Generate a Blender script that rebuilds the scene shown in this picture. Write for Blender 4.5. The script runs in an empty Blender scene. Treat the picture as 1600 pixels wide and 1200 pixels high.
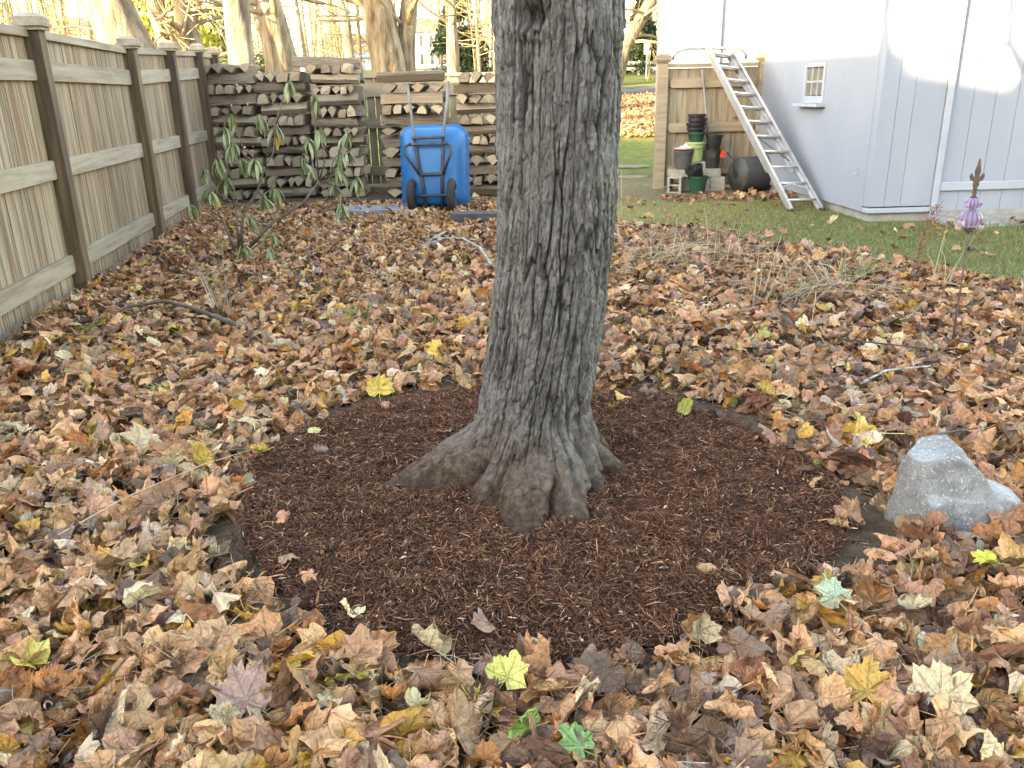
import bpy, bmesh, math, random
import numpy as np
from mathutils import Vector, Matrix, noise as mnoise
R = math.radians
scn = bpy.context.scene
col = scn.collection

# ------------------------------------------------------------------ camera
cd = bpy.data.cameras.new('camera'); cam = bpy.data.objects.new('camera', cd); col.objects.link(cam)
cd.sensor_width = 36; cd.lens = 28.8; cd.clip_start = .05; cd.clip_end = 2000
cam.matrix_world = Matrix.Translation((0, 0, 1.35)) @ Matrix.Rotation(R(90 - 19.55), 4, 'X') @ Matrix.Rotation(R(-1.3), 4, 'Z')
scn.camera = cam
# ------------------------------------------------------------------ sky, sun, exposure
SUN_H = Vector((-.75, -.66, 0)).normalized()      # horizontal direction towards the sun
SUN_E = R(11.3)
wd = bpy.data.worlds.new('World'); scn.world = wd; wd.use_nodes = True
wn = wd.node_tree
bg = wn.nodes['Background']
sky = wn.nodes.new('ShaderNodeTexSky'); sky.sky_type = 'NISHITA'; sky.sun_disc = False
sky.sun_elevation = SUN_E; sky.sun_rotation = math.atan2(SUN_H.x, SUN_H.y)
sky.dust_density = .6; sky.ozone_density = .6; sky.air_density = 1.0
wn.links.new(sky.outputs[0], bg.inputs[0]); bg.inputs[1].default_value = .15
sl = bpy.data.lights.new('sun', 'SUN'); so = bpy.data.objects.new('sun', sl); col.objects.link(so)
sl.energy = 2.8; sl.angle = R(.5); sl.color = (1, .84, .62)
tow = Vector((SUN_H.x * math.cos(SUN_E), SUN_H.y * math.cos(SUN_E), math.sin(SUN_E)))
so.rotation_euler = tow.to_track_quat('Z', 'Y').to_euler()
vs = scn.view_settings
vs.view_transform = 'Standard'; vs.look = 'None'; vs.gamma = 1; vs.use_curve_mapping = False
vs.exposure = 3.65
vs.use_white_balance = True; vs.white_balance_temperature = 8000; vs.white_balance_tint = 16
scn.cycles.max_bounces = 6; scn.cycles.diffuse_bounces = 1
scn.cycles.sample_clamp_indirect = 6

# ------------------------------------------------------------------ helpers
rnd = random.Random(7)
rng = np.random.default_rng(7)

class MB:
    """collects shapes for one mesh; every face carries a material index"""
    def __init__(s): s.v = []; s.f = []; s.m = []; s.mi = 0
    def add(s, vs, fs):
        o = len(s.v); s.v += [tuple(v) for v in vs]
        for f in fs: s.f.append(tuple(o + i for i in f)); s.m.append(s.mi)
        return s
    def box(s, c, d, rot=None, taper=1.0):
        c = Vector(c); hx, hy, hz = d[0] / 2, d[1] / 2, d[2] / 2
        vs = []
        for z in (-hz, hz):
            t = taper if z > 0 else 1
            for x, y in ((-hx, -hy), (hx, -hy), (hx, hy), (-hx, hy)):
                p = Vector((x * t, y * t, z))
                vs.append(c + (rot @ p if rot else p))
        return s.add(vs, [(3, 2, 1, 0), (4, 5, 6, 7), (0, 1, 5, 4), (1, 2, 6, 5), (2, 3, 7, 6), (3, 0, 4, 7)])
    def tube(s, pts, rad, n=6, cap=True, sq=1.0):
        pts = [Vector(p) for p in pts]
        if not hasattr(rad, '__len__'): rad = [rad] * len(pts)
        vs = []; up = Vector((0, 0, 1)); a = None
        for i, p in enumerate(pts):
            d = (pts[min(i + 1, len(pts) - 1)] - pts[max(i - 1, 0)])
            if d.length < 1e-9: d = up.copy()
            d.normalize()
            if a is None:
                a = d.cross(up if abs(d.z) < .9 else Vector((1, 0, 0))).normalized()
            else:
                a = (a - d * a.dot(d)); a.normalize()
            b = d.cross(a)
            for k in range(n):
                t = 2 * math.pi * (k + .5) / n
                vs.append(p + a * (math.cos(t) * rad[i]) + b * (math.sin(t) * rad[i] * sq))
        fs = []
        for i in range(len(pts) - 1):
            for k in range(n):
                k2 = (k + 1) % n
                fs.append((i * n + k, i * n + k2, (i + 1) * n + k2, (i + 1) * n + k))
        if cap:
            fs.append(tuple(range(n - 1, -1, -1))); fs.append(tuple((len(pts) - 1) * n + k for k in range(n)))
        return s.add(vs, fs)
    def lathe(s, prof, c=(0, 0, 0), n=24, capb=True, capt=False, rot=None):
        vs = []; c = Vector(c)
        for r, z in prof:
            for k in range(n):
                t = 2 * math.pi * k / n
                p = Vector((r * math.cos(t), r * math.sin(t), z)); vs.append(c + (rot @ p if rot else p))
        fs = []
        for i in range(len(prof) - 1):
            for k in range(n):
                k2 = (k + 1) % n
                fs.append((i * n + k, i * n + k2, (i + 1) * n + k2, (i + 1) * n + k))
        if capb: fs.append(tuple(range(n - 1, -1, -1)))
        if capt: fs.append(tuple((len(prof) - 1) * n + k for k in range(n)))
        return s.add(vs, fs)
    def prism(s, poly, z0, z1):
        n = len(poly)
        vs = [(x, y, z0) for x, y in poly] + [(x, y, z1) for x, y in poly]
        fs = [tuple(range(n - 1, -1, -1)), tuple(range(n, 2 * n))] + [(i, (i + 1) % n, n + (i + 1) % n, n + i) for i in range(n)]
        return s.add(vs, fs)
    def mesh(s, name, mats=(), smooth=False):
        me = bpy.data.meshes.new(name); me.from_pydata(s.v, [], s.f)
        for m in mats if isinstance(mats, (list, tuple)) else [mats]: me.materials.append(m)
        if any(s.m): me.polygons.foreach_set('material_index', s.m)
        if smooth: me.polygons.foreach_set('use_smooth', [True] * len(s.f))
        me.update(); return me
    def obj(s, name, mats, parent=None, smooth=False, bevel=0):
        return link(name, s.mesh(name, mats, smooth), parent, bevel)

def link(name, me, parent=None, bevel=0):
    o = bpy.data.objects.new(name, me); col.objects.link(o)
    if parent: o.parent = parent
    if bevel:
        b = o.modifiers.new('b', 'BEVEL'); b.width = bevel; b.segments = 2; b.limit_method = 'ANGLE'
    return o
def tag(o, label=None, cat=None, group=None, kind=None):
    if label: o['label'] = label
    if cat: o['category'] = cat
    if group: o['group'] = group
    if kind: o['kind'] = kind
    return o
def empty(name, loc, label, cat, group=None, rz=0):
    o = bpy.data.objects.new(name, None); col.objects.link(o); o.location = loc; o.rotation_euler.z = rz
    o.empty_display_size = .1
    return tag(o, label, cat, group)
def np_mesh(name, V, F, mats, colattr=None, uv=None, smooth=False):
    """V (n,3), F (m,k) numpy -> mesh with optional per-vertex colour / uv"""
    me = bpy.data.meshes.new(name)
    n, (m, k) = len(V), F.shape
    me.vertices.add(n); me.vertices.foreach_set('co', V.astype(np.float32).ravel())
    me.loops.add(m * k); me.loops.foreach_set('vertex_index', F.astype(np.int32).ravel())
    me.polygons.add(m); me.polygons.foreach_set('loop_start', np.arange(0, m * k, k, dtype=np.int32))
    me.polygons.foreach_set('loop_total', np.full(m, k, dtype=np.int32))
    if smooth: me.polygons.foreach_set('use_smooth', np.ones(m, dtype=bool))
    me.update(calc_edges=True); me.validate()
    if colattr is not None:
        a = me.color_attributes.new('Col', 'FLOAT_COLOR', 'POINT')
        a.data.foreach_set('color', np.concatenate([colattr, np.ones((n, 1))], 1).astype(np.float32).ravel())
    if uv is not None:
        u = me.attributes.new('leafuv', 'FLOAT2', 'POINT'); u.data.foreach_set('vector', uv.astype(np.float32).ravel())
    me.materials.append(mats)
    return me
def vnoise(x, y, seed=0, px=0):
    """2-D value noise 0..1; px: period along x (int) if wrapped"""
    g = np.random.default_rng(seed).random((256, 256))
    xi = np.floor(x).astype(int); yi = np.floor(y).astype(int); fx = x - xi; fy = y - yi
    fx = fx * fx * (3 - 2 * fx); fy = fy * fy * (3 - 2 * fy)
    m = px if px else 256
    a = g[(xi % m) % 256, yi % 256]; b = g[((xi + 1) % m) % 256, yi % 256]
    c = g[(xi % m) % 256, (yi + 1) % 256]; d = g[((xi + 1) % m) % 256, (yi + 1) % 256]
    return (a * (1 - fx) + b * fx) * (1 - fy) + (c * (1 - fx) + d * fx) * fy
def fbm(x, y, seed=0, oct=4, px=0):
    s = 0; a = .5; t = 0
    for i in range(oct):
        s = s + a * vnoise(x, y, seed + i, px); t += a; a *= .5; x = x * 2; y = y * 2; px *= 2
    return s / t
def zg(x, y):
    """terrain height: flat yard, then a rise to the street"""
    y = np.asarray(y, float)
    a = np.clip(y - 13, 0, 52) * .06 + np.clip(y - 65, 0, 120) * .03
    return a

# ------------------------------------------------------------------ materials
def nodes(name):
    m = bpy.data.materials.new(name); m.use_nodes = True
    return m, m.node_tree, m.node_tree.nodes['Principled BSDF']
def N(nt, typ, **kw):
    n = nt.nodes.new('ShaderNode' + typ)
    for k, v in kw.items():
        if k.startswith('_'): setattr(n, k[1:], v)
        else:
            i = n.inputs[int(k[1:])] if k[0] == 'i' and k[1:].isdigit() else n.inputs[k]
            if isinstance(v, bpy.types.NodeSocket): nt.links.new(v, i)
            else: i.default_value = v
    return n
def ramp(nt, fac, stops):
    r = N(nt, 'ValToRGB', Fac=fac); e = r.color_ramp.elements
    while len(e) < len(stops): e.new(.5)
    for q, (p, c) in zip(e, stops): q.position = p; q.color = (*c, 1)
    return r.outputs[0]
def mixc(nt, fac, a, b, mode='MIX'):
    n = nt.nodes.new('ShaderNodeMix'); n.data_type = 'RGBA'; n.blend_type = mode
    for i, v in ((0, fac), (6, a), (7, b)):
        if isinstance(v, bpy.types.NodeSocket): nt.links.new(v, n.inputs[i])
        else: n.inputs[i].default_value = v if i == 0 else ((*v, 1) if len(v) == 3 else v)
    return n.outputs[2]
def coords(nt, stretch=(1, 1, 1), per_object=True, world=False):
    if world: o = N(nt, 'NewGeometry').outputs['Position']
    else: o = N(nt, 'TexCoord').outputs['Object']
    if per_object:
        r = N(nt, 'ObjectInfo').outputs['Random']
        mu = N(nt, 'Math', _operation='MULTIPLY', i0=r, i1=53.0).outputs[0]
        o = N(nt, 'VectorMath', _operation='ADD', i0=o, i1=mu).outputs[0]
    return N(nt, 'VectorMath', _operation='MULTIPLY', i0=o, i1=stretch).outputs[0]
def pm(name, stops, scale=5, stretch=(1, 1, 1), rough=.75, bump=.25, bscale=None, detail=6, dist=0, rv=.25, spec=.3, metal=0,
       spots=None, bd=.01, rrough=0, world=False, per_object=True):
    """noise-ramped procedural material; rv = brightness change from object to object"""
    m, nt, b = nodes(name)
    co = coords(nt, stretch, per_object, world)
    n = N(nt, 'TexNoise', Vector=co, Scale=scale, Detail=detail, Roughness=.62, Distortion=dist)
    c = ramp(nt, n.outputs[0], stops)
    if spots:
        sc, lo, hi, scol = spots
        sn = N(nt, 'TexNoise', Vector=co, Scale=sc, Detail=4, Roughness=.7)
        f = N(nt, 'MapRange', Value=sn.outputs[0], i1=lo, i2=hi); c = mixc(nt, f.outputs[0], c, scol)
    if rv:
        r = N(nt, 'ObjectInfo').outputs['Random']
        f = N(nt, 'MapRange', Value=r, i3=1 - rv, i4=1 + rv).outputs[0]
        c = N(nt, 'VectorMath', _operation='SCALE', i0=c, Scale=f).outputs[0]
    nt.links.new(c, b.inputs['Base Color'])
    b.inputs['Roughness'].default_value = rough; b.inputs['Specular IOR Level'].default_value = spec; b.inputs['Metallic'].default_value = metal
    if rrough:
        f = N(nt, 'MapRange', Value=n.outputs[0], i1=.3, i2=.7, i3=rough - rrough, i4=rough + rrough); nt.links.new(f.outputs[0], b.inputs['Roughness'])
    if bump:
        bn = N(nt, 'TexNoise', Vector=co, Scale=bscale or scale * 4, Detail=5, Roughness=.65)
        bp = N(nt, 'Bump', Height=bn.outputs[0], Strength=bump, Distance=bd); nt.links.new(bp.outputs[0], b.inputs['Normal'])
    return m
M = {}
M['soil'] = pm('soil', [(.3, (.03, .022, .016)), (.6, (.065, .048, .034)), (.8, (.10, .075, .055))], 9, bump=.8, bscale=60, bd=.02, rv=0)
def ground_mat():
    m, nt, b = nodes('yard_ground')
    P = N(nt, 'NewGeometry').outputs['Position']
    n1 = N(nt, 'TexNoise', Vector=P, Scale=7.0, Detail=7, Roughness=.65).outputs[0]
    soil = ramp(nt, n1, [(.3, (.05, .034, .022)), (.5, (.10, .07, .046)), (.7, (.17, .12, .08))])
    n2 = N(nt, 'TexNoise', Vector=P, Scale=.9, Detail=6, Roughness=.7).outputs[0]
    n3 = N(nt, 'TexNoise', Vector=P, Scale=5., Detail=6, Roughness=.7).outputs[0]
    far = ramp(nt, n3, [(.3, (.07, .11, .025)), (.52, (.13, .155, .04)), (.64, (.22, .18, .06)), (.8, (.3, .2, .09))])
    y = N(nt, 'SeparateXYZ', Vector=P).outputs['Y']
    f = N(nt, 'MapRange', Value=y, i1=13.2, i2=14.5).outputs[0]
    c = mixc(nt, f, soil, far)
    nt.links.new(c, b.inputs['Base Color']); b.inputs['Roughness'].default_value = .95; b.inputs['Specular IOR Level'].default_value = .1
    bn = N(nt, 'TexNoise', Vector=P, Scale=40., Detail=5).outputs[0]
    nt.links.new(N(nt, 'Bump', Height=bn, Strength=.7, Distance=.02).outputs[0], b.inputs['Normal'])
    return m
M['ground'] = ground_mat()
def lawn_mat():
    m, nt, b = nodes('mossy_lawn')
    P = N(nt, 'NewGeometry').outputs['Position']
    n1 = N(nt, 'TexNoise', Vector=P, Scale=14.0, Detail=7, Roughness=.7).outputs[0]
    grass = ramp(nt, n1, [(.3, (.085, .09, .03)), (.55, (.155, .155, .055)), (.8, (.25, .22, .09))])
    moss = ramp(nt, n1, [(.3, (.10, .085, .03)), (.48, (.19, .17, .05)), (.7, (.29, .235, .11))])
    dirt = ramp(nt, n1, [(.3, (.09, .07, .032)), (.5, (.16, .135, .06)), (.7, (.22, .17, .105))])
    s = N(nt, 'SeparateXYZ', Vector=P)
    wob = N(nt, 'TexNoise', Vector=P, Scale=1.6, Detail=5, Roughness=.65).outputs[0]
    a = N(nt, 'Math', _operation='MULTIPLY_ADD', i0=s.outputs['X'], i1=-.75, i2=s.outputs['Y']).outputs[0]
    a = N(nt, 'Math', _operation='MULTIPLY_ADD', i0=wob, i1=2.2, i2=a).outputs[0]
    f = N(nt, 'MapRange', Value=a, i1=7.0, i2=7.9).outputs[0]
    c = mixc(nt, f, grass, moss)
    d2 = N(nt, 'TexNoise', Vector=P, Scale=1.1, Detail=6, Roughness=.7).outputs[0]
    a2 = N(nt, 'Math', _operation='MULTIPLY_ADD', i0=d2, i1=2.5, i2=s.outputs['Y']).outputs[0]
    f2 = N(nt, 'MapRange', Value=a2, i1=11.6, i2=12.1).outputs[0]
    c = mixc(nt, f2, c, dirt)
    f3 = N(nt, 'MapRange', Value=d2, i1=.60, i2=.66).outputs[0]
    c = mixc(nt, f3, c, dirt)
    nt.links.new(c, b.inputs['Base Color']); b.inputs['Roughness'].default_value = .9; b.inputs['Specular IOR Level'].default_value = .15
    bn = N(nt, 'TexNoise', Vector=P, Scale=70., Detail=5).outputs[0]
    nt.links.new(N(nt, 'Bump', Height=bn, Strength=.8, Distance=.02).outputs[0], b.inputs['Normal'])
    return m
M['lawn'] = lawn_mat()
def bark_mat():
    m, nt, b = nodes('maple_bark')
    co = coords(nt, (1, 1, .3), False)
    n1 = N(nt, 'TexNoise', Vector=co, Scale=38, Detail=9, Roughness=.7, Distortion=.6).outputs[0]
    c = ramp(nt, n1, [(.30, (.065, .054, .043)), (.45, (.15, .13, .108)), (.58, (.24, .215, .185)), (.72, (.37, .345, .31))])
    o = N(nt, 'TexCoord').outputs['Object']
    ln = N(nt, 'TexNoise', Vector=o, Scale=5, Detail=8, Roughness=.75).outputs[0]
    lf = N(nt, 'MapRange', Value=ln, i1=.55, i2=.72).outputs[0]
    c = mixc(nt, lf, c, (.30, .31, .29))
    wv = N(nt, 'TexNoise', Vector=co, Scale=18, Detail=4).outputs['Color']
    cw = N(nt, 'VectorMath', _operation='MULTIPLY_ADD', i0=wv, i1=(.035, .035, .05), i2=co).outputs[0]
    vo = N(nt, 'TexVoronoi', _feature='DISTANCE_TO_EDGE', Vector=cw, Scale=34.0).outputs['Distance']
    ve = N(nt, 'MapRange', Value=vo, i1=.0, i2=.10).outputs[0]
    zo = N(nt, 'SeparateXYZ', Vector=o).outputs['Z']
    zk = N(nt, 'MapRange', Value=zo, i1=.12, i2=.35).outputs[0]
    inv = N(nt, 'Math', _operation='SUBTRACT', i0=1.0, i1=ve).outputs[0]
    pk = N(nt, 'Math', _operation='MULTIPLY', i0=inv, i1=zk).outputs[0]
    pk = N(nt, 'Math', _operation='MULTIPLY', i0=pk, i1=.16).outputs[0]
    c = mixc(nt, pk, c, (.05, .042, .035))
    gn = N(nt, 'TexNoise', Vector=o, Scale=3.1, Detail=6, Roughness=.7).outputs[0]
    gf = N(nt, 'MapRange', Value=gn, i1=.56, i2=.75, i4=.7).outputs[0]
    c = mixc(nt, gf, c, (.11, .105, .05))
    sp = N(nt, 'TexNoise', Vector=o, Scale=170, Detail=3, Roughness=.6).outputs[0]
    sf = N(nt, 'MapRange', Value=sp, i1=.62, i2=.7, i4=.55).outputs[0]
    c = mixc(nt, sf, c, (.42, .42, .40))
    # brown bare, muddied root crown
    z = N(nt, 'SeparateXYZ', Vector=o).outputs['Z']
    zz = N(nt, 'Math', _operation='MULTIPLY_ADD', i0=gn, i1=.35, i2=z).outputs[0]
    f = N(nt, 'MapRange', Value=zz, i1=.25, i2=.47, i3=.92, i4=0.).outputs[0]
    rn = N(nt, 'TexNoise', Vector=o, Scale=34, Detail=8, Roughness=.72, Distortion=.5).outputs[0]
    root = ramp(nt, rn, [(.36, (.04, .022, .012)), (.5, (.125, .075, .043)), (.64, (.26, .168, .105))])
    c = mixc(nt, f, c, root)
    dn_ = N(nt, 'TexNoise', Vector=o, Scale=7., Detail=6, Roughness=.7).outputs[0]
    zd = N(nt, 'Math', _operation='MULTIPLY_ADD', i0=dn_, i1=.22, i2=z).outputs[0]
    mud = N(nt, 'MapRange', Value=zd, i1=.13, i2=.25, i3=.85, i4=0.).outputs[0]
    c = mixc(nt, mud, c, (.06, .038, .025))
    at = N(nt, 'Attribute', _attribute_name='crack').outputs['Fac']
    c = mixc(nt, at, c, (.03, .023, .018))
    nt.links.new(c, b.inputs['Base Color']); b.inputs['Specular IOR Level'].default_value = .6
    nt.links.new(N(nt, 'MapRange', Value=f, i3=.54, i4=.95).outputs[0], b.inputs['Roughness'])
    nt.links.new(N(nt, 'MapRange', Value=f, i3=.55, i4=.12).outputs[0], b.inputs['Specular IOR Level'])
    bn = N(nt, 'TexNoise', Vector=co, Scale=110, Detail=8, Roughness=.7).outputs[0]
    hm = N(nt, 'Math', _operation='ADD', i0=n1, i1=rn).outputs[0]
    b2 = N(nt, 'Bump', Height=hm, Strength=.8, Distance=.022)
    b3 = N(nt, 'Bump', Height=N(nt, 'Math', _operation='MULTIPLY', i0=pk, i1=-1.0).outputs[0], Strength=.9, Distance=.02, Normal=b2.outputs[0])
    nt.links.new(N(nt, 'Bump', Height=bn, Strength=.8, Distance=.008, Normal=b3.outputs[0]).outputs[0], b.inputs['Normal'])
    return m
M['bark'] = bark_mat()
M['treebark'] = pm('far_bark', [(.32, (.07, .048, .03)), (.48, (.2, .15, .095)), (.68, (.34, .275, .19))], 7, (1, 1, .2), bump=.9, bscale=10, bd=.06, rv=.15)
M['twig'] = pm('twig', [(.3, (.2, .14, .08)), (.7, (.42, .32, .2))], 3, bump=0, rv=.15)
def leaf_mat(name, obj=False):
    m, nt, b = nodes(name)
    if obj: c = N(nt, 'ObjectInfo').outputs['Color']
    else: c = N(nt, 'Attribute', _attribute_name='Col').outputs['Color']
    uv = N(nt, 'Attribute', _attribute_name='leafuv').outputs['Vector']
    s = N(nt, 'SeparateXYZ', Vector=uv)
    ang = N(nt, 'Math', _operation='ARCTAN2', i0=s.outputs[0], i1=s.outputs[1]).outputs[0]
    pp = N(nt, 'Math', _operation='PINGPONG', i0=ang, i1=R(23)).outputs[0]
    sn = N(nt, 'Math', _operation='SINE', i0=pp).outputs[0]
    r = N(nt, 'VectorMath', _operation='LENGTH', i0=uv).outputs['Value']
    d = N(nt, 'Math', _operation='MULTIPLY', i0=r, i1=sn).outputs[0]
    # side veins
    w = N(nt, 'Math', _operation='MULTIPLY_ADD', i0=d, i1=-1.1, i2=r).outputs[0]
    sv = N(nt, 'Math', _operation='PINGPONG', i0=w, i1=.075).outputs[0]
    vm = N(nt, 'MapRange', Value=d, i1=.008, i2=.03, i3=1., i4=0.).outputs[0]
    vs_ = N(nt, 'MapRange', Value=sv, i1=.0, i2=.014, i3=.45, i4=0.).outputs[0]
    v = N(nt, 'Math', _operation='MAXIMUM', i0=vm, i1=vs_).outputs[0]
    P = N(nt, 'NewGeometry').outputs['Position']
    n = N(nt, 'TexNoise', Vector=P, Scale=45., Detail=4, Roughness=.6).outputs[0]
    k = N(nt, 'MapRange', Value=n, i1=.25, i2=.75, i3=.62, i4=1.3).outputs[0]
    c2 = N(nt, 'VectorMath', _operation='SCALE', i0=c, Scale=k).outputs[0]
    n2 = N(nt, 'TexNoise', Vector=P, Scale=95., Detail=3).outputs[0]
    sf = N(nt, 'MapRange', Value=n2, i1=.64, i2=.7, i4=.6).outputs[0]
    c2 = mixc(nt, sf, c2, (.07, .04, .02))
    c3 = mixc(nt, N(nt, 'Math', _operation='MULTIPLY', i0=v, i1=.35).outputs[0], c2, (.14, .085, .045))
    nt.links.new(c3, b.inputs['Base Color'])
    b.inputs['Roughness'].default_value = .5; b.inputs['Specular IOR Level'].default_value = .45
    hh = N(nt, 'Math', _operation='SUBTRACT', i0=n, i1=v).outputs[0]
    cr = N(nt, 'TexNoise', Vector=P, Scale=26., Detail=2, Roughness=.5, Distortion=.8).outputs[0]
    b0 = N(nt, 'Bump', Height=cr, Strength=.9, Distance=.022)
    nt.links.new(N(nt, 'Bump', Height=hh, Strength=.6, Distance=.005, Normal=b0.outputs[0]).outputs[0], b.inputs['Normal'])
    tr = N(nt, 'BsdfTranslucent', Color=c3)
    mx = N(nt, 'MixShader', Fac=.10); nt.links.new(b.outputs[0], mx.inputs[1]); nt.links.new(tr.outputs[0], mx.inputs[2])
    nt.links.new(mx.outputs[0], nt.nodes['Material Output'].inputs[0])
    return m
M['leaf'] = leaf_mat('leaf_litter'); M['leaf1'] = leaf_mat('single_leaf', True)
def attr_mat(name, rough=.8, transl=0, noise=0):
    m, nt, b = nodes(name)
    c = N(nt, 'Attribute', _attribute_name='Col').outputs['Color']
    nt.links.new(c, b.inputs['Base Color']); b.inputs['Roughness'].default_value = rough; b.inputs['Specular IOR Level'].default_value = .25
    if transl:
        tr = N(nt, 'BsdfTranslucent', Color=c); mx = N(nt, 'MixShader', Fac=transl)
        nt.links.new(b.outputs[0], mx.inputs[1]); nt.links.new(tr.outputs[0], mx.inputs[2]); nt.links.new(mx.outputs[0], nt.nodes['Material Output'].inputs[0])
    return m
M['col'] = attr_mat('fibre_colour'); M['grass'] = attr_mat('blade_colour', .6, .25)
M['board'] = pm('weathered_cedar_board', [(.32, (.09, .048, .022)), (.42, (.19, .12, .065)), (.52, (.30, .235, .16)), (.72, (.40, .335, .245))], 7, (6.5, 6.5, .3), bump=.35, bscale=22, bd=.004,
                rv=.14, dist=.4, spots=(1.6, .52, .66, (.19, .105, .05)))
M['rail'] = pm('weathered_cedar_rail', [(.3, (.19, .145, .095)), (.5, (.30, .25, .18)), (.75, (.38, .325, .245))], 7, (.25, .25, 3), bump=.35, bscale=25, bd=.004, rv=.08, dist=.3)
M['post'] = pm('brown_post', [(.3, (.05, .033, .02)), (.5, (.12, .08, .046)), (.75, (.22, .145, .08))], 7, (3, 3, .2), bump=.4, bscale=25, bd=.005, rv=.12, spots=(2.5, .5, .7, (.075, .06, .048)))
M['cap'] = pm('post_cap', [(.3, (.2, .16, .11)), (.7, (.36, .31, .23))], 9, bump=.3, rv=.1)
M['tanboard'] = pm('tan_cedar_board', [(.3, (.12, .088, .05)), (.45, (.25, .20, .13)), (.7, (.35, .295, .205))], 7, (3, 3, .2), bump=.3, bscale=20, bd=.004, rv=.12, spots=(2.4, .55, .7, (.2, .15, .1)))
M['tanrail'] = pm('tan_cedar_rail', [(.3, (.23, .18, .115)), (.7, (.37, .305, .21))], 7, (.3, 3, 3), bump=.3, rv=.08)
M['logbark'] = pm('log_bark', [(.3, (.10, .068, .042)), (.5, (.28, .21, .145)), (.7, (.44, .355, .265))], 14, (.35, 1, 1), bump=1, bscale=26, bd=.03, rv=.3)
M['logsplit'] = pm('split_wood', [(.3, (.2, .14, .085)), (.5, (.36, .275, .185)), (.75, (.47, .38, .27))], 9, (.18, 2.5, 2.5), bump=.7, bscale=14, bd=.02, rv=.3, dist=.3)
M['logend'] = pm('log_end', [(.3, (.20, .145, .09)), (.5, (.38, .285, .18)), (.75, (.5, .39, .26))], 12, bump=.5, bscale=40, bd=.01, rv=.35)
M['greysplit'] = pm('grey_split_wood', [(.3, (.22, .18, .13)), (.5, (.44, .35, .25)), (.75, (.56, .46, .34))], 9, (.18, 2.5, 2.5), bump=.7, bscale=14, bd=.02, rv=.3, dist=.3)
M['greyend'] = pm('grey_log_end', [(.3, (.16, .125, .09)), (.5, (.34, .255, .17)), (.75, (.50, .395, .28))], 12, bump=.5, bscale=40, bd=.01, rv=.38)
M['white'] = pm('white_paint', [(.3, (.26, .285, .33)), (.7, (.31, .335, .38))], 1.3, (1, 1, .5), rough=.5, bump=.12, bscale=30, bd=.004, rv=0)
M['trim'] = pm('white_trim', [(.3, (.32, .345, .39)), (.7, (.38, .405, .45))], 4, rough=.45, bump=.08, rv=0)
M['concrete'] = pm('concrete', [(.3, (.2, .19, .17)), (.55, (.31, .3, .275)), (.75, (.4, .385, .35))], 6, bump=.5, bscale=60, bd=.006, rv=.1, spots=(3, .55, .7, (.24, .24, .15)))
M['mossstone'] = pm('mossy_stone', [(.35, (.10, .10, .03)), (.5, (.14, .125, .06)), (.65, (.19, .16, .10))], 7, bump=.5, bscale=40, rv=.1)
M['block'] = pm('concrete_block', [(.3, (.27, .235, .18)), (.7, (.42, .385, .31))], 12, bump=.5, bscale=90, bd=.005, rv=.1)
M['granite'] = None
M['alu'] = pm('aluminium', [(.3, (.5, .5, .49)), (.7, (.68, .68, .67))], 5, (4, 4, 1), rough=.42, bump=.05, metal=.75, rv=.04, rrough=.08)
M['blue'] = pm('blue_plastic', [(.3, (.004, .105, .27)), (.7, (.008, .135, .34))], 3, rough=.36, bump=.04, rv=0, spec=.35, spots=(7, .6, .75, (.05, .15, .4)))
M['tyre'] = pm('rubber', [(.3, (.018, .018, .018)), (.7, (.04, .04, .038))], 20, rough=.8, bump=.3, bscale=120, bd=.003, rv=0)
M['steel'] = pm('dark_steel', [(.3, (.035, .035, .037)), (.7, (.09, .085, .08))], 9, rough=.5, bump=.1, rv=0, metal=.5, spots=(8, .58, .7, (.12, .075, .04)))
M['galv'] = pm('grey_handle', [(.3, (.14, .13, .12)), (.7, (.28, .265, .25))], 14, (1, 1, .3), rough=.6, bump=.2, rv=.05, metal=.15)
M['blackpl'] = pm('black_plastic', [(.3, (.012, .012, .012)), (.7, (.035, .034, .032))], 12, rough=.5, bump=.08, rv=.3, spots=(6, .58, .75, (.09, .08, .065)))
M['greypl'] = pm('grey_plastic', [(.3, (.06, .058, .055)), (.7, (.10, .098, .09))], 12, rough=.55, bump=.08, rv=.1)
M['limepl'] = pm('lime_plastic', [(.3, (.28, .36, .13)), (.7, (.34, .42, .17))], 9, rough=.45, bump=.05, rv=0, spots=(9, .6, .7, (.2, .3, .1)))
M['greenpl'] = pm('green_plastic', [(.3, (.01, .055, .03)), (.7, (.02, .085, .05))], 9, rough=.4, bump=.05, rv=0)
M['pink'] = pm('pink_plastic', [(.3, (.62, .25, .27)), (.7, (.7, .33, .34))], 5, rough=.4, bump=.03, rv=0)
M['red'] = pm('red_tag', [(.3, (.6, .05, .03)), (.7, (.72, .1, .05))], 5, rough=.5, bump=0, rv=0)
M['orange'] = pm('orange_fibreglass', [(.3, (.6, .12, .02)), (.7, (.7, .18, .03))], 5, rough=.45, bump=.05, rv=0)
M['cloth'] = pm('white_cloth', [(.3, (.66, .64, .62)), (.7, (.8, .78, .76))], 9, bump=.5, bscale=30, rv=0)
M['drum'] = pm('black_drum', [(.3, (.025, .026, .026)), (.7, (.06, .06, .058))], 3, (1, 1, 1), rough=.5, bump=.1, bscale=30, rv=0, spots=(4, .55, .8, (.11, .10, .085)))
M['rust'] = pm('rusty_rod', [(.3, (.07, .05, .04)), (.7, (.17, .115, .08))], 30, rough=.75, bump=.3, rv=0)
M['stem'] = pm('shrub_stem', [(.3, (.09, .065, .045)), (.7, (.2, .155, .11))], 20, bump=.3, rv=0)
M['straw'] = pm('straw', [(.3, (.34, .25, .14)), (.7, (.55, .44, .29))], 8, bump=.1, rv=.2)
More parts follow.
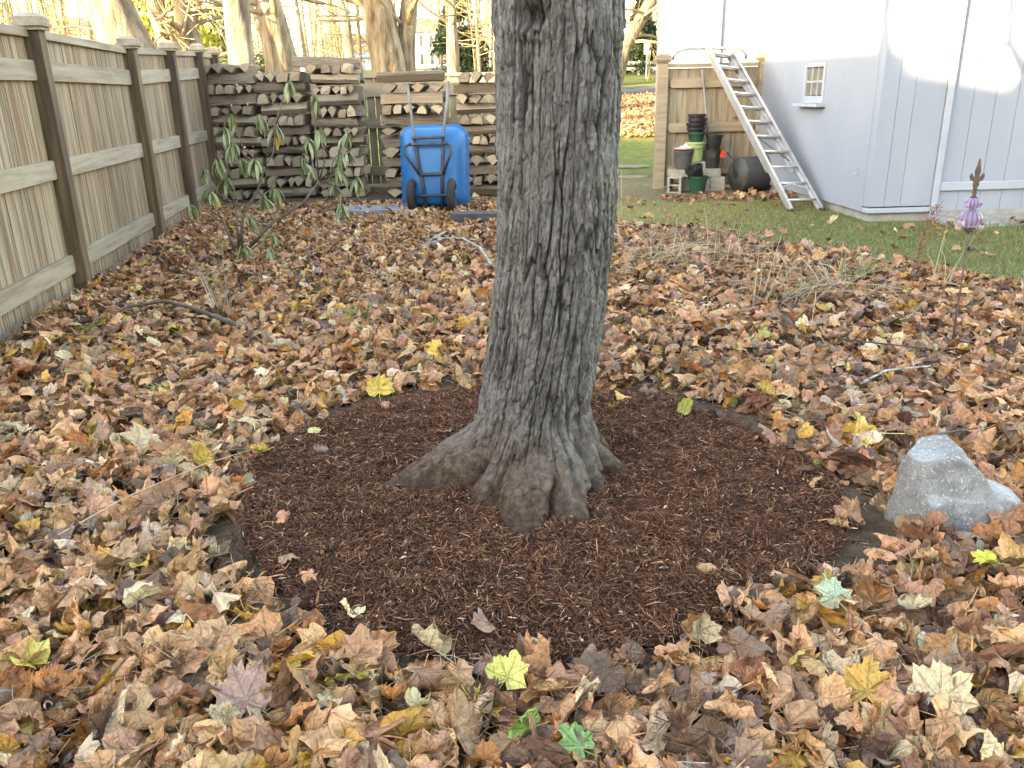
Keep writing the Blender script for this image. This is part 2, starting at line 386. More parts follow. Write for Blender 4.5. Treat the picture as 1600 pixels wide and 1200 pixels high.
M['stick'] = pm('dead_stick', [(.3, (.06, .045, .035)), (.7, (.17, .135, .105))], 18, bump=.5, bscale=60, rv=.25)
M['lichen'] = pm('lichened_stick', [(.35, (.12, .10, .08)), (.5, (.35, .36, .33)), (.7, (.6, .62, .58))], 40, bump=.6, rv=0)
M['asphalt'] = pm('asphalt', [(.3, (.05, .05, .052)), (.7, (.085, .085, .085))], 3, bump=.3, bscale=90, rv=0, rough=.9)
M['slab'] = pm('bluestone', [(.3, (.13, .135, .14)), (.55, (.22, .225, .225)), (.75, (.31, .31, .3))], 6, bump=.4, bscale=50, rv=.1)
M['darkslab'] = pm('dark_stone', [(.3, (.035, .037, .04)), (.7, (.085, .085, .085))], 9, bump=.6, bscale=50, rv=0)
M['roof'] = pm('shingle', [(.3, (.07, .065, .06)), (.7, (.14, .13, .12))], 9, bump=.4, rv=.1)
M['shutter'] = pm('dark_shutter', [(.3, (.03, .035, .035)), (.7, (.06, .06, .06))], 3, bump=0, rv=0)
M['brick'] = pm('chimney_brick', [(.3, (.2, .09, .06)), (.7, (.32, .16, .11))], 9, bump=.3, rv=0)
M['teal'] = pm('teal_plastic', [(.3, (.06, .28, .36)), (.7, (.1, .36, .44))], 3, rough=.35, bump=.02, rv=0)
M['carred'] = pm('red_car_paint', [(.3, (.4, .03, .03)), (.7, (.45, .04, .04))], 3, rough=.3, bump=0, rv=0, spec=.5)
M['carblue'] = pm('blue_car_paint', [(.3, (.12, .24, .45)), (.7, (.15, .28, .5))], 3, rough=.3, bump=0, rv=0, spec=.5)
M['siding'] = pm('tan_corner', [(.3, (.45, .36, .26)), (.7, (.55, .45, .33))], 4, bump=.1, rv=0)
M['rope'] = pm('rope', [(.3, (.05, .045, .045)), (.7, (.12, .11, .1))], 60, bump=.4, rv=0)
def glass_mat(name, colr, rough=.08):
    m, nt, b = nodes(name)
    n = N(nt, 'TexNoise', Vector=coords(nt), Scale=2., Detail=2).outputs[0]
    nt.links.new(ramp(nt, n, [(.3, colr), (.7, tuple(c * 1.25 for c in colr))]), b.inputs['Base Color'])
    b.inputs['Roughness'].default_value = rough; b.inputs['Specular IOR Level'].default_value = .6
    return m
M['pane'] = glass_mat('window_pane', (.16, .13, .09))
def purple_mat():
    m, nt, b = nodes('purple_glass')
    o = N(nt, 'TexCoord').outputs['Object']; s = N(nt, 'SeparateXYZ', Vector=o)
    a = N(nt, 'Math', _operation='ARCTAN2', i0=s.outputs[0], i1=s.outputs[1]).outputs[0]
    w = N(nt, 'Math', _operation='SINE', i0=N(nt, 'Math', _operation='MULTIPLY', i0=a, i1=14.0).outputs[0]).outputs[0]
    f = N(nt, 'MapRange', Value=w, i1=-.6, i2=.6).outputs[0]
    c = mixc(nt, f, (.30, .20, .36), (.50, .40, .54))
    nt.links.new(c, b.inputs['Base Color']); b.inputs['Roughness'].default_value = .12
    b.inputs['Transmission Weight'].default_value = .55; b.inputs['IOR'].default_value = 1.3
    return m
M['purple'] = purple_mat()
def granite_mat():
    m, nt, b = nodes('granite')
    o = N(nt, 'TexCoord').outputs['Object']
    n1 = N(nt, 'TexNoise', Vector=o, Scale=9, Detail=8, Roughness=.7).outputs[0]
    c = ramp(nt, n1, [(.3, (.15, .145, .13)), (.5, (.27, .262, .245)), (.7, (.38, .372, .355))])
    n2 = N(nt, 'TexNoise', Vector=o, Scale=150, Detail=3, Roughness=.6).outputs[0]
    c = mixc(nt, N(nt, 'MapRange', Value=n2, i1=.58, i2=.66, i4=.8).outputs[0], c, (.10, .10, .10))
    n3 = N(nt, 'TexNoise', Vector=o, Scale=110, Detail=3).outputs[0]
    c = mixc(nt, N(nt, 'MapRange', Value=n3, i1=.6, i2=.68, i4=.7).outputs[0], c, (.62, .62, .6))
    x = N(nt, 'SeparateXYZ', Vector=o).outputs['X']
    xx = N(nt, 'Math', _operation='MULTIPLY_ADD', i0=n1, i1=.12, i2=x).outputs[0]
    c = mixc(nt, N(nt, 'MapRange', Value=xx, i1=-.12, i2=-.06, i3=.75, i4=0.).outputs[0], c, (.16, .13, .09))
    nt.links.new(c, b.inputs['Base Color']); b.inputs['Roughness'].default_value = .75; b.inputs['Specular IOR Level'].default_value = .35
    bb = N(nt, 'TexNoise', Vector=o, Scale=55, Detail=8, Roughness=.7).outputs[0]
    nt.links.new(N(nt, 'Bump', Height=bb, Strength=.7, Distance=.01).outputs[0], b.inputs['Normal'])
    return m
M['granite'] = granite_mat()

# ================================================================== SETTING
# ---- terrain sheet to the horizon
def axis(lo, hi, fine_lo, fine_hi, step):
    a = list(np.arange(fine_lo, fine_hi + 1e-6, step)); s = step
    while a[-1] < hi: s *= 1.35; a.append(a[-1] + s)
    s = step
    while a[0] > lo: s *= 1.35; a.insert(0, a[0] - s)
    return np.array(a)
xs = axis(-900, 900, -8, 9, .25); ys = axis(-300, 1200, -2, 30, .25)
GX, GY = np.meshgrid(xs, ys, indexing='ij')
GZ = zg(GX, GY) + (fbm(GX * .9, GY * .9, 11) - .5) * .03 - .012
idx = np.arange(GX.size).reshape(GX.shape)
Q = np.stack([idx[:-1, :-1], idx[1:, :-1], idx[1:, 1:], idx[:-1, 1:]], -1).reshape(-1, 4)
g = link('ground', np_mesh('ground', np.stack([GX, GY, GZ], -1).reshape(-1, 3), Q, M['ground'], smooth=True)); tag(g, kind='structure')
def zgf(x, y): return float(zg(x, y)) + (float(fbm(np.array([x * .9]), np.array([y * .9]), 11)[0]) - .5) * .03 - .012

LAWN = [(.95, 9.0), (2.0, 8.15), (2.7, 6.9), (3.3, 5.9), (4.0, 5.45), (9, 4.9), (9, 13.2), (.7, 13.6)]
def inpoly(x, y, poly):
    r = np.zeros(np.shape(x), bool); n = len(poly); j = n - 1
    for i in range(n):
        xi, yi = poly[i]; xj, yj = poly[j]
        r ^= ((yi > y) != (yj > y)) & (x < (xj - xi) * (y - yi) / (yj - yi + 1e-12) + xi); j = i
    return r
xs2 = np.arange(.6, 9.01, .08); ys2 = np.arange(4.8, 13.7, .08)
LX, LY = np.meshgrid(xs2, ys2, indexing='ij')
LZ = (fbm(LX * .9, LY * .9, 11) - .5) * .03 + zg(LX, LY) + .006 + (fbm(LX * 3, LY * 3, 31) - .5) * .03
idx = np.arange(LX.size).reshape(LX.shape)
Q = np.stack([idx[:-1, :-1], idx[1:, :-1], idx[1:, 1:], idx[:-1, 1:]], -1).reshape(-1, 4)
wobx = LX + (fbm(LX * 2, LY * 2, 5) - .5) * .5; woby = LY + (fbm(LX * 2, LY * 2, 9) - .5) * .5
ok = inpoly(wobx, woby, LAWN).ravel()
Q = Q[ok[Q].all(1)]
lawn = link('lawn', np_mesh('lawn', np.stack([LX, LY, LZ], -1).reshape(-1, 3), Q, M['lawn'], smooth=True)); tag(lawn, kind='structure')

# street strip and far verge
mb = MB(); 
for y0, y1 in ((33.5, 37.5),): mb.add([(-80, y0, float(zg(0, y0)) + .03), (80, y0, float(zg(0, y0)) + .03), (80, y1, float(zg(0, y1)) + .03), (-80, y1, float(zg(0, y1)) + .03)], [(0, 1, 2, 3)])
tag(mb.obj('driveway', M['asphalt']), kind='structure')
mb = MB(); mb.add([(-120, 52, float(zg(0, 52)) + .03), (120, 52, float(zg(0, 52)) + .03), (120, 60, float(zg(0, 60)) + .03), (-120, 60, float(zg(0, 60)) + .03)], [(0, 1, 2, 3)])
tag(mb.obj('street', M['asphalt']), kind='structure')

# ---- mulch bed: low mound with an uneven rim
BED = [(-.946, 2.585), (-1.02, 2.96), (-.9, 3.21), (-.6, 3.575), (-.187, 3.74), (.2, 3.72), (.473, 3.6), (.89, 3.32), (1.07, 2.91), (1.14, 2.58), (1.06, 2.3), (.71, 1.97), (.4, 1.78), (.03, 1.7), (-.35, 1.78), (-.52, 1.87), (-.69, 2.06), (-.86, 2.32)]
BC = (.08, 2.7)
ba = np.array([math.atan2(y - BC[1], x - BC[0]) for x, y in BED]); br = np.array([math.hypot(x - BC[0], y - BC[1]) for x, y in BED])
o_ = np.argsort(ba); ba = ba[o_]; br = br[o_]
def bedr(x, y):
    """distance from bed centre relative to its rim (1 = rim)"""
    a = np.arctan2(y - BC[1], x - BC[0]); r = np.hypot(x - BC[0], y - BC[1])
    return r / np.interp(a, np.concatenate([ba - 2 * math.pi, ba, ba + 2 * math.pi]), np.concatenate([br, br, br]))
def bedz(x, y):
    q = bedr(x, y)
    return .012 + .035 * np.clip(1 - q, 0, 1) ** .5 + (fbm(x * 4, y * 4, 21) - .5) * .05 + (fbm(x * 15, y * 15, 25) - .5) * .045
na, nr = 160, 60
A, T = np.meshgrid(np.linspace(0, 2 * math.pi, na, endpoint=False), np.linspace(0, 1.0, nr), indexing='ij')
ri = np.interp(A, np.concatenate([ba, ba + 2 * math.pi]), np.concatenate([br, br])) if False else np.interp((A + math.pi) % (2 * math.pi) - math.pi, np.concatenate([ba - 2 * math.pi, ba, ba + 2 * math.pi]), np.concatenate([br, br, br]))
X = BC[0] + np.cos(A) * ri * T; Y = BC[1] + np.sin(A) * ri * T; Z = bedz(X, Y)
idx = np.arange(A.size).reshape(A.shape); i2 = np.roll(idx, -1, 0)
Q = np.stack([idx[:, :-1], idx[:, 1:], i2[:, 1:], i2[:, :-1]], -1).reshape(-1, 4)
M['mulch'] = pm('mulch', [(.3, (.025, .013, .008)), (.55, (.065, .032, .019)), (.8, (.12, .06, .036))], 60, bump=1, bscale=120, bd=.02, rv=0)
tag(link('mulch_bed', np_mesh('mulch_bed', np.stack([X, Y, Z], -1).reshape(-1, 3), Q, M['mulch'], smooth=True)), 'round bed of dark shredded bark mulch around the trunk', 'mulch bed', kind='structure')
# shredded bark fibres: thin three-sided slivers
def slivers(n, px, py, pz, length, width, tilt, colors, seed):
    r = np.random.default_rng(seed)
    yaw = r.uniform(0, 2 * math.pi, n); pit = r.normal(0, tilt, n)
    d = np.stack([np.cos(yaw) * np.cos(pit), np.sin(yaw) * np.cos(pit), np.sin(pit)], 1)
    s = np.stack([-np.sin(yaw), np.cos(yaw), np.zeros(n)], 1); u = np.cross(d, s)
    c = np.stack([px, py, pz], 1); L = length[:, None] / 2; W = width[:, None] / 2
    bend = u * (length[:, None] * r.normal(0, .10, (n, 1)))
    P = []
    for e, k, b in ((-1, .45, 0), (0, 1, 1), (1, .4, 0)):
        q = c + d * L * e + bend * b
        P += [q + s * W * k, q - s * W * k * .8 + u * W * k * .2, q + u * W * k * 1.1]
    V = np.stack(P, 1).reshape(-1, 3)
    f = []
    for i in (0, 3):
        for k in range(3): k2 = (k + 1) % 3; f += [(i + k, i + k2, i + 3 + k2, i + 3 + k)]
    F = (np.array(f)[None] + (np.arange(n) * 9)[:, None, None]).reshape(-1, 4)
    return V, F, np.repeat(colors, 9, 0)
n = 100000
a = rng.uniform(0, 2 * math.pi, n); t = np.sqrt(rng.uniform(0, 1.0, n)) * np.where(rng.random(n) < .12, rng.uniform(1, 1.2, n), 1)
rr = np.interp((a + math.pi) % (2 * math.pi) - math.pi, np.concatenate([ba - 2 * math.pi, ba, ba + 2 * math.pi]), np.concatenate([br, br, br]))
px = BC[0] + np.cos(a) * rr * t + rng.normal(0, .015, n); py = BC[1] + np.sin(a) * rr * t + rng.normal(0, .015, n)
pz = bedz(px, py) + rng.uniform(-.002, .012, n)
pal = np.array([(.045, .02, .011), (.095, .039, .02), (.145, .06, .03), (.22, .097, .05), (.36, .19, .10), (.58, .40, .25)])
ci = rng.choice(6, n, p=[.2, .28, .26, .16, .075, .025])
cc = pal[ci] * rng.uniform(.8, 1.25, (n, 1))
V, F, C_ = slivers(n, px, py, pz, (rng.gamma(2.4, .0085, n) + .005) * np.where(ci >= 5, .6, 1), rng.gamma(2.2, .00125, n) + .001, .45, cc, 3)
tag(link('mulch_chips', np_mesh('mulch_chips', V, F, M['col'], C_)), 'shredded dark brown bark chips heaped round the tree foot', 'mulch', kind='stuff')
# ---- the photographer's house: behind and left of the camera, its long shadow covers the yard
U = SUN_H; W_ = Vector((-U.y, U.x, 0)) * -1
if W_.x < 0: W_ = -W_
def ac(a, c): return U * a + W_ * c
hz = empty('neighbour_house', ac(14, -2), 'long two storey white house with grey roof behind the viewer', 'house')
ang = math.atan2(W_.y, W_.x)
hz.rotation_euler.z = ang
L2 = 11.4
def hpart(mb, name, m): return mb.obj(name, m, hz)
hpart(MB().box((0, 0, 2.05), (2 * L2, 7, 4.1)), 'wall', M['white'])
mb = MB()
for s in (-1, 1):
    p = [(-L2 - .3, s * 3.9, 3.85), (L2 + .3, s * 3.9, 3.85), (L2 + .3, 0, 6.0), (-L2 - .3, 0, 6.0)]
    q = [(x, y, z + .12 if abs(y) > 1 else z + .0) for x, y, z in p]
    mb.add(p, [(0, 1, 2, 3)])
for s in (-1, 1): mb.add([(s * L2, -3.5, 4.1), (s * L2, 3.5, 4.1), (s * L2, 0, 6.0)], [(0, 1, 2)])
rf = hpart(mb, 'roof', M['roof'])
MB().box((-.42, 0, 6.5), (1.5, .8, 2.1)).obj('shadow_chimney', M['brick'], rf)  # unseen stack added to throw shade on the shed front's right end
MB().add([(-7.4, -1, 5.4), (-1.8, -1, 5.4), (-1.8, -1, 5.95), (-5.4, -1, 6.6), (-7.4, -1, 6.0), (-7.4, 1, 5.4), (-1.8, 1, 5.4), (-1.8, 1, 5.95), (-5.4, 1, 6.6), (-7.4, 1, 6.0)], [(0, 1, 2, 3, 4), (9, 8, 7, 6, 5), (2, 1, 6, 7), (3, 2, 7, 8), (4, 3, 8, 9), (0, 4, 9, 5)]).obj('shadow_dormer', M['white'], rf)  # added roof bump, outline shaped to lift the shadow edge on panel and shed
for k in range(6):
    x = -9 + k * 3.4
    w = hpart(MB().box((x, 3.53, 1.7), (1.0, .08, 1.4)), 'window', M['trim'])
    MB().box((x, 3.58, 1.7), (.84, .02, 1.24)).obj('pane', M['pane'], w)
# the ridge towards the viewer's side is along local x; local +y faces away from the sun (towards the yard)

# ================================================================== FOREGROUND MAPLE
tree = empty('maple_tree', (.1, 2.78, 0), 'big grey furrowed maple trunk rising from the mulch bed', 'tree')
nc = 460
zr = np.concatenate([np.arange(-.08, 1.85, .0052), np.linspace(1.87, 5.5, 60)])
Ag, Zg = np.meshgrid(np.linspace(0, 2 * math.pi, nc, endpoint=False), zr, indexing='ij')
cxs = np.interp(Zg, [0, .17, .32, .46, .6, .83, 1.04, 1.25, 1.6, 5.5], [.06, .065, .085, .105, .125, .15, .162, .167, .17, .25]) - .1
r0 = np.interp(Zg, [0, .15, .3, .45, .6, .8, 1.6, 5.5], [.20, .198, .198, .198, .196, .195, .203, .165])
roots = [(-157, .42, 19, .26, 0), (160, .30, 17, .23, 0), (-118, .15, 19, .24, 1), (-92, .33, 16, .20, 1), (-72, .29, 13, .26, 1), (-42, .15, 13, .27, 1), (-6, .19, 13, .30, 0), (25, .15, 18, .28, 0), (70, .2, 25, .3, 0), (115, .22, 25, .3, 0)]
add = np.zeros_like(Ag)
for ad, ext, wd_, h, bulb in roots:
    d = (Ag - R(ad) + .16 * np.sin(Zg * 11 + ad) * np.clip(Zg * 6, 0, 1) + (fbm(Ag / (2 * math.pi) * 16, Zg * 7, 37, 3, 16) - .5) * .35 + math.pi) % (2 * math.pi) - math.pi
    zz = np.clip(1 - np.clip(Zg, 0, None) / h, 0, 1)
    w = R(wd_) * (1.0 - (.15 if bulb else .3) * zz)
    prof = np.where(bulb == 1, np.sqrt(np.clip(1 - (1 - zz) ** 2, 0, 1)) * zz ** .55, zz ** 1.35)
    add = np.maximum(add, ext * prof * np.exp(-np.abs(d / w) ** (3.2 if bulb else 2.4))) + .2 * np.minimum(add, ext * prof * np.exp(-np.abs(d / w) ** 2))
add += .03 * np.exp(-np.clip(Zg, 0, None) / .12)
ux = Ag / (2 * math.pi)
def cellular(x, y, seed, px):
    """jittered-grid Voronoi: edge distance, cell hash, offset inside the cell"""
    g = np.random.default_rng(seed).random((3, 256, 256)); xi = np.floor(x).astype(int); yi = np.floor(y).astype(int)
    f1 = np.full(x.shape, 9.); f2 = f1.copy(); hs = np.zeros(x.shape); oy = np.zeros(x.shape)
    for dx in (-1, 0, 1):
        for dy in (-1, 0, 1):
            cx_ = xi + dx; cy_ = yi + dy; jx = g[0, cx_ % px, cy_ % 256]; jy = g[1, cx_ % px, cy_ % 256]
            ax = x - cx_ - .12 - .76 * jx; ay = y - cy_ - jy; d = np.sqrt(ax * ax + ay * ay * .8)
            n_ = d < f1; f2 = np.where(n_, f1, np.minimum(f2, d)); hs = np.where(n_, g[2, cx_ % px, cy_ % 256], hs); oy = np.where(n_, ay, oy); f1 = np.where(n_, d, f1)
    return f2 - f1, hs, oy
rb_ = r0 + add
Sg = np.concatenate([np.zeros((nc, 1)), np.cumsum(np.hypot(np.diff(Zg, axis=1), np.diff(rb_, axis=1)), axis=1)], 1)
Sg = Sg - Sg[:, -1:] + 6.0
warp = (fbm(ux * 12, Sg * 2.6, 41, 4, 12) - .5)
wz = (fbm(ux * 30, Sg * 8, 43, 3, 30) - .5)
e1, h1, y1_ = cellular((ux * 34 + warp * .8 + wz * .4) % 34, Sg * 2.0 + wz * .7 + 50, 51, 34)
e2, h2, y2_ = cellular((ux * 76 + warp * 1.8 + wz * 1.5) % 76, Sg * 8 + wz * 1.8 + 50, 61, 76)
gate = np.clip((fbm((ux * 20) % 20, Sg * 5, 99, 3, 20) - .28) * 2.6, 0, 1)
w1 = .05 + .11 * gate
crack = np.clip(1 - e1 / w1, 0, 1) ** .8 * (.5 + .5 * gate)
crack2 = np.clip(1 - e2 / .16, 0, 1) * (.35 + .65 * gate)
fine = fbm((ux * 150) % 150, Sg * 75, 91, 3, 150) - .5
mid_ = fbm((ux * 64) % 64, Sg * 20, 92, 3, 64) - .5
smoothb = np.clip((Zg - .04 - .1 * (fbm(ux * 8, Zg * 3, 97, 2, 8) - .5)) / .18, .28, 1)                     # bare, smooth root crown
ck = np.clip(crack + .55 * crack2, 0, 1.2)
disp = smoothb * (-.019 * crack - .007 * crack2 + .009 * (h1 - .5) - .005 * y1_ * (.4 + h1) + .006 * (h2 - .5) - .003 * y2_ + .009 * mid_ + .010 * fine)
e3, h3, y3_ = cellular((ux * 60 + wz * 2.5) % 60, Sg * 20 + warp * 4 + 50, 63, 60)
lump = ((fbm((ux * 11) % 11, Sg * 8, 95, 3, 11) - .5) * .10 + (fbm((ux * 40) % 40, Sg * 26, 96, 3, 40) - .5) * .03 - .010 * np.clip(1 - e3 / .2, 0, 1) + .010 * (h3 - .5)) * np.exp(-np.clip(Zg, 0, None) / .22)
rad = r0 + add + disp + lump
# scar near the top: a dark knot pulled inwards
kz, ka = 1.56, R(-114)
dk = np.hypot(((Ag - ka + math.pi) % (2 * math.pi) - math.pi) * .2, (Zg - kz))
dk = dk * (1 + .5 * (fbm(ux * 40, Zg * 20, 45, 2, 40) - .5)); rad -= .03 * np.exp(-(dk / .03) ** 2) - .016 * np.exp(-((dk - .055) / .02) ** 2)
ck = np.maximum(np.maximum(ck * smoothb, .6 * np.clip(1 - e3 / .2, 0, 1) * (1 - smoothb)), 1.1 * np.exp(-(dk / .032) ** 4))
X = cxs + np.cos(Ag) * rad; Y = np.sin(Ag) * rad
idx = np.arange(Ag.size).reshape(Ag.shape); i2 = np.roll(idx, -1, 0)
Q = np.stack([idx[:, :-1], i2[:, :-1], i2[:, 1:], idx[:, 1:]], -1).reshape(-1, 4)
me = np_mesh('trunk', np.stack([X, Y, Zg], -1).reshape(-1, 3), Q, M['bark'], smooth=True)
at = me.attributes.new('crack', 'FLOAT', 'POINT'); at.data.foreach_set('value', np.clip((ck - .10) * .95, 0, .8).astype(np.float32).ravel())
link('trunk', me, tree)
def grow(mb, p, d, ln, r, lev, rs, spread=.6, nseg=4, up=.1, kids=3, nside=6, minr=.004):
    pts = [Vector(p)]; rads = [r]; d = Vector(d).normalized()
    for i in range(nseg):
        d = (d + Vector((rs.gauss(0, .13), rs.gauss(0, .13), rs.gauss(0, .10) + up * .3))).normalized()
        pts.append(pts[-1] + d * (ln / nseg)); rads.append(max(minr, r * (1 - .62 * (i + 1) / nseg)))
    mb.tube(pts, rads, n=max(3, nside), cap=False)
    if lev > 0:
        for k in range(kids):
            i = rs.randint(max(1, nseg - 3), nseg); q = pts[i]
            ax = Vector((rs.gauss(0, 1), rs.gauss(0, 1), rs.gauss(0, .6))).normalized()
            dd = (d + ax * spread * rs.uniform(.6, 1.4)).normalized()
            grow(mb, q, dd, ln * rs.uniform(.5, .75), rads[i] * rs.uniform(.5, .75), lev - 1, rs, spread, max(2, nseg - 1), up, kids, nside - 1, minr)
mb = MB(); rs = random.Random(5)
for k in range(6):
    a = k * 1.05 + .3; grow(mb, (.12 + .08 * math.cos(a), .08 * math.sin(a), 4.3 + .2 * k), (math.cos(a), math.sin(a), 1.0), 2.6, .085, 2, rs, .7)
for pts_, r_ in (([(.12, .05, 4.6), (-.3, .5, 5.0), (-.9, 1.1, 4.7), (-1.28, 1.45, 3.9), (-1.33, 1.50, 3.3), (-1.27, 1.46, 2.95), (-1.25, 1.44, 2.45)], .035), ([(-.9, 1.1, 4.7), (-.75, 1.0, 3.9), (-.72, .98, 3.2), (-.86, 1.09, 2.98), (-1.0, 1.2, 3.02)], .022), ([(-.72, .98, 3.2), (-.62, .9, 2.9), (-.66, .93, 2.75)], .02)):
    mb.tube(pts_, [r_ * (1.25 - .5 * i / len(pts_)) for i in range(len(pts_))], 8)
mb.obj('crown', M['treebark'], tree, True)

# ================================================================== LEAF LITTER
half = [(0, .96), (5, .86), (12, .87), (17, .76), (24, .68), (31, .77), (38, .80), (45, .93), (53, .82), (60, .81), (66, .70), (73, .64), (83, .71), (94, .80), (104, .68), (124, .60), (150, .46), (172, .18)]
def outline(step=1, seed=0):
    r = random.Random(seed); h = half[::step]
    pts = [(a + r.uniform(-2, 2), q * r.uniform(.9, 1.1)) for a, q in h] + [(-a + r.uniform(-2, 2), q * r.uniform(.9, 1.1)) for a, q in reversed(h[1:])]
    return [(q * math.sin(R(a)), q * math.cos(R(a))) for a, q in pts]
def leaf_variant(seed, step=1, mid=True, kind=None):
    """unit leaf (lobe length 1): verts, tris, uv"""
    r = random.Random(seed); o = outline(step, seed); n = len(o)
    pts = [(0, -.03)]; rings = ({True: (.36, .7, 1.0), 'two': (.55, 1.0), False: (1.0,)}[mid])
    for k in rings: pts += [(x * k, y * k) for x, y in o]
    F = [(0, 1 + (i + 1) % n, 1 + i) for i in range(n)]
    for q in range(len(rings) - 1):
        for i in range(n):
            j = (i + 1) % n; b = 1 + q * n
            F += [(b + i, b + j, b + n + j), (b + i, b + n + j, b + n + i)]
    P = np.array(pts); nb = len(P)
    # petiole
    pl = r.uniform(.6, 1.1); w = .018; bx = r.uniform(-.25, .25); bz = r.uniform(-.1, .35)
    pet = []
    for k in range(4):
        t = k / 3; pet += [(bx * t * t - w * (1 - .4 * t), -.03 - pl * t, bz * t), (bx * t * t + w * (1 - .4 * t), -.03 - pl * t, bz * t + .02)]
    for k in range(3):
        b = nb + 2 * k; F += [(b, b + 1, b + 3), (b, b + 3, b + 2)]
    uv = np.concatenate([P, np.array([(.3, 0.02)] * len(pet))])
    x, y = P[:, 0].copy(), P[:, 1].copy(); z = np.zeros(nb)
    kind = kind or r.choices(['flat', 'cup', 'roll', 'fold', 'crumple'], [.06, .26, .30, .16, .22])[0]
    rad = np.hypot(x, y); th = np.arctan2(x, y)
    z += -r.uniform(.05, .10) * np.cos(th * 360 / 46) * rad + r.uniform(-.05, .15) * rad ** 2            # veins raised/sunk
    def bend(x, y, z, phi, Rb):
        c, s = math.cos(phi), math.sin(phi)
        u = x * c + y * s; v = -x * s + y * c
        uu = np.sin(u / Rb) * (Rb - z); zz = Rb - np.cos(u / Rb) * (Rb - z)
        return uu * c - v * s, uu * s + v * c, zz
    if kind == 'cup':
        z += r.uniform(.3, .7) * rad ** 2.2; x *= 1 - .15 * rad; x, y, z = bend(x, y, z, r.uniform(0, math.pi), r.uniform(.5, 1.0))
    elif kind == 'roll':
        x, y, z = bend(x, y, z, r.choice([0, .2, 1.2, 1.57]) + r.uniform(-.3, .3), r.uniform(.2, .38))
    elif kind == 'fold':
        k = r.uniform(.5, 1.3); z += k * np.abs(x) ; x *= .75; x, y, z = bend(x, y, z, 1.57, r.choice([-1, 1]) * r.uniform(.7, 1.6))
    elif kind == 'crumple':
        x, y, z = bend(x, y, z, r.uniform(0, 3.1), r.uniform(.45, .8)); x, y, z = bend(x, y, z, r.uniform(0, 3.1), -r.uniform(.7, 1.2))
        z += .2 * np.sin(5 * x + r.uniform(0, 6)) * np.cos(4.5 * y + r.uniform(0, 6))
    else:
        x, y, z = bend(x, y, z, r.uniform(0, 3.1), r.uniform(1.2, 2.5)); z += .07 * np.sin(5 * x + r.uniform(0, 6))
    f = r.uniform(0, 6); z += .09 * rad ** 2 * np.sin(6 * th + f) + .06 * rad ** 3 * np.sin(11 * th + 2 * f) + .035 * np.sin(9 * x + f) * np.sin(8 * y + f)
    V = np.concatenate([np.stack([x, y, z], 1), np.array(pet) + np.array((0, 0, 0))])
    V[:, 2] -= V[:nb, 2].mean()
    return V, np.array(F), uv, kind
PAL = {'tan': (.63, .335, .155), 'pinkbrown': (.51, .25, .13), 'greybrown': (.31, .18, .11), 'dark': (.14, .072, .04), 'rust': (.48, .185, .055), 'gold': (.68, .35, .06), 'yellow': (.68, .44, .10), 'cream': (.72, .52, .30), 'olive': (.38, .36, .11), 'lightgrey': (.52, .37, .26)}
names = list(PAL); palarr = np.array([PAL[k] for k in names])
#            tan pink grey dark rust gold yel crm olive lgrey
P_left = np.array([.40, .23, .07, .06, .09, .045, .014, .08, .002, .015])
P_right = np.array([.27, .27, .17, .12, .06, .022, .008, .055, .002, .035])
def litz(x, y):
    return .02 + .07 * np.clip(fbm(x * 1.7, y * 1.7, 77) - .2, 0, 1) + (fbm(x * 5, y * 5, 78) - .5) * .04
def scatter(n, px, py, pz, size, variants, tilt, seed, flipp=.45):
    r = np.random.default_rng(seed)
    vi = r.integers(0, len(variants), n)
    yaw = r.uniform(0, 2 * math.pi, n); t1 = r.normal(0, tilt, n); t2 = r.normal(0, tilt, n); fl = r.random(n) < flipp
    t1 = t1 + np.where(fl, math.pi, 0)
    pr = np.clip((px + .6) / 2.2, 0, 1)[:, None]
    pp = P_left * (1 - pr) + P_right * pr; cum = np.cumsum(pp / pp.sum(1, keepdims=True), 1)
    ci = np.minimum((r.random(n)[:, None] > cum).sum(1), 9)
    colr = palarr[ci] * r.uniform(.6, 1.22, (n, 1)) * r.uniform(.93, 1.07, (n, 3))
    Vs, Fs, Cs, Us = [], [], [], []; off = 0
    for v, (bv, bf, bu, _) in enumerate(variants):
        k = np.where(vi == v)[0]
        if len(k) == 0: continue
        cy, sy, c1, s1, c2, s2 = np.cos(yaw[k]), np.sin(yaw[k]), np.cos(t1[k]), np.sin(t1[k]), np.cos(t2[k]), np.sin(t2[k])
        x, y, z = bv[None, :, 0], bv[None, :, 1], bv[None, :, 2]
        y1 = y * c1[:, None] - z * s1[:, None]; z1 = y * s1[:, None] + z * c1[:, None]
        x2 = x * c2[:, None] + z1 * s2[:, None]; z2 = -x * s2[:, None] + z1 * c2[:, None]
        x3 = x2 * cy[:, None] - y1 * sy[:, None]; y3 = x2 * sy[:, None] + y1 * cy[:, None]
        s = size[k][:, None]
        V = np.stack([x3 * s + px[k][:, None], y3 * s + py[k][:, None], z2 * s + pz[k][:, None]], -1)
        m = bv.shape[0]
        Vs.append(V.reshape(-1, 3)); Fs.append((bf[None] + (np.arange(len(k)) * m)[:, None, None] + off).reshape(-1, 3)); off += len(k) * m
        Cs.append(np.repeat(colr[k], m, 0)); Us.append(np.tile(bu, (len(k), 1)))
    return np.concatenate(Vs), np.concatenate(Fs), np.concatenate(Cs), np.concatenate(Us)
def fence_x(y): return -3.3 - .148 * (y - 6.2)
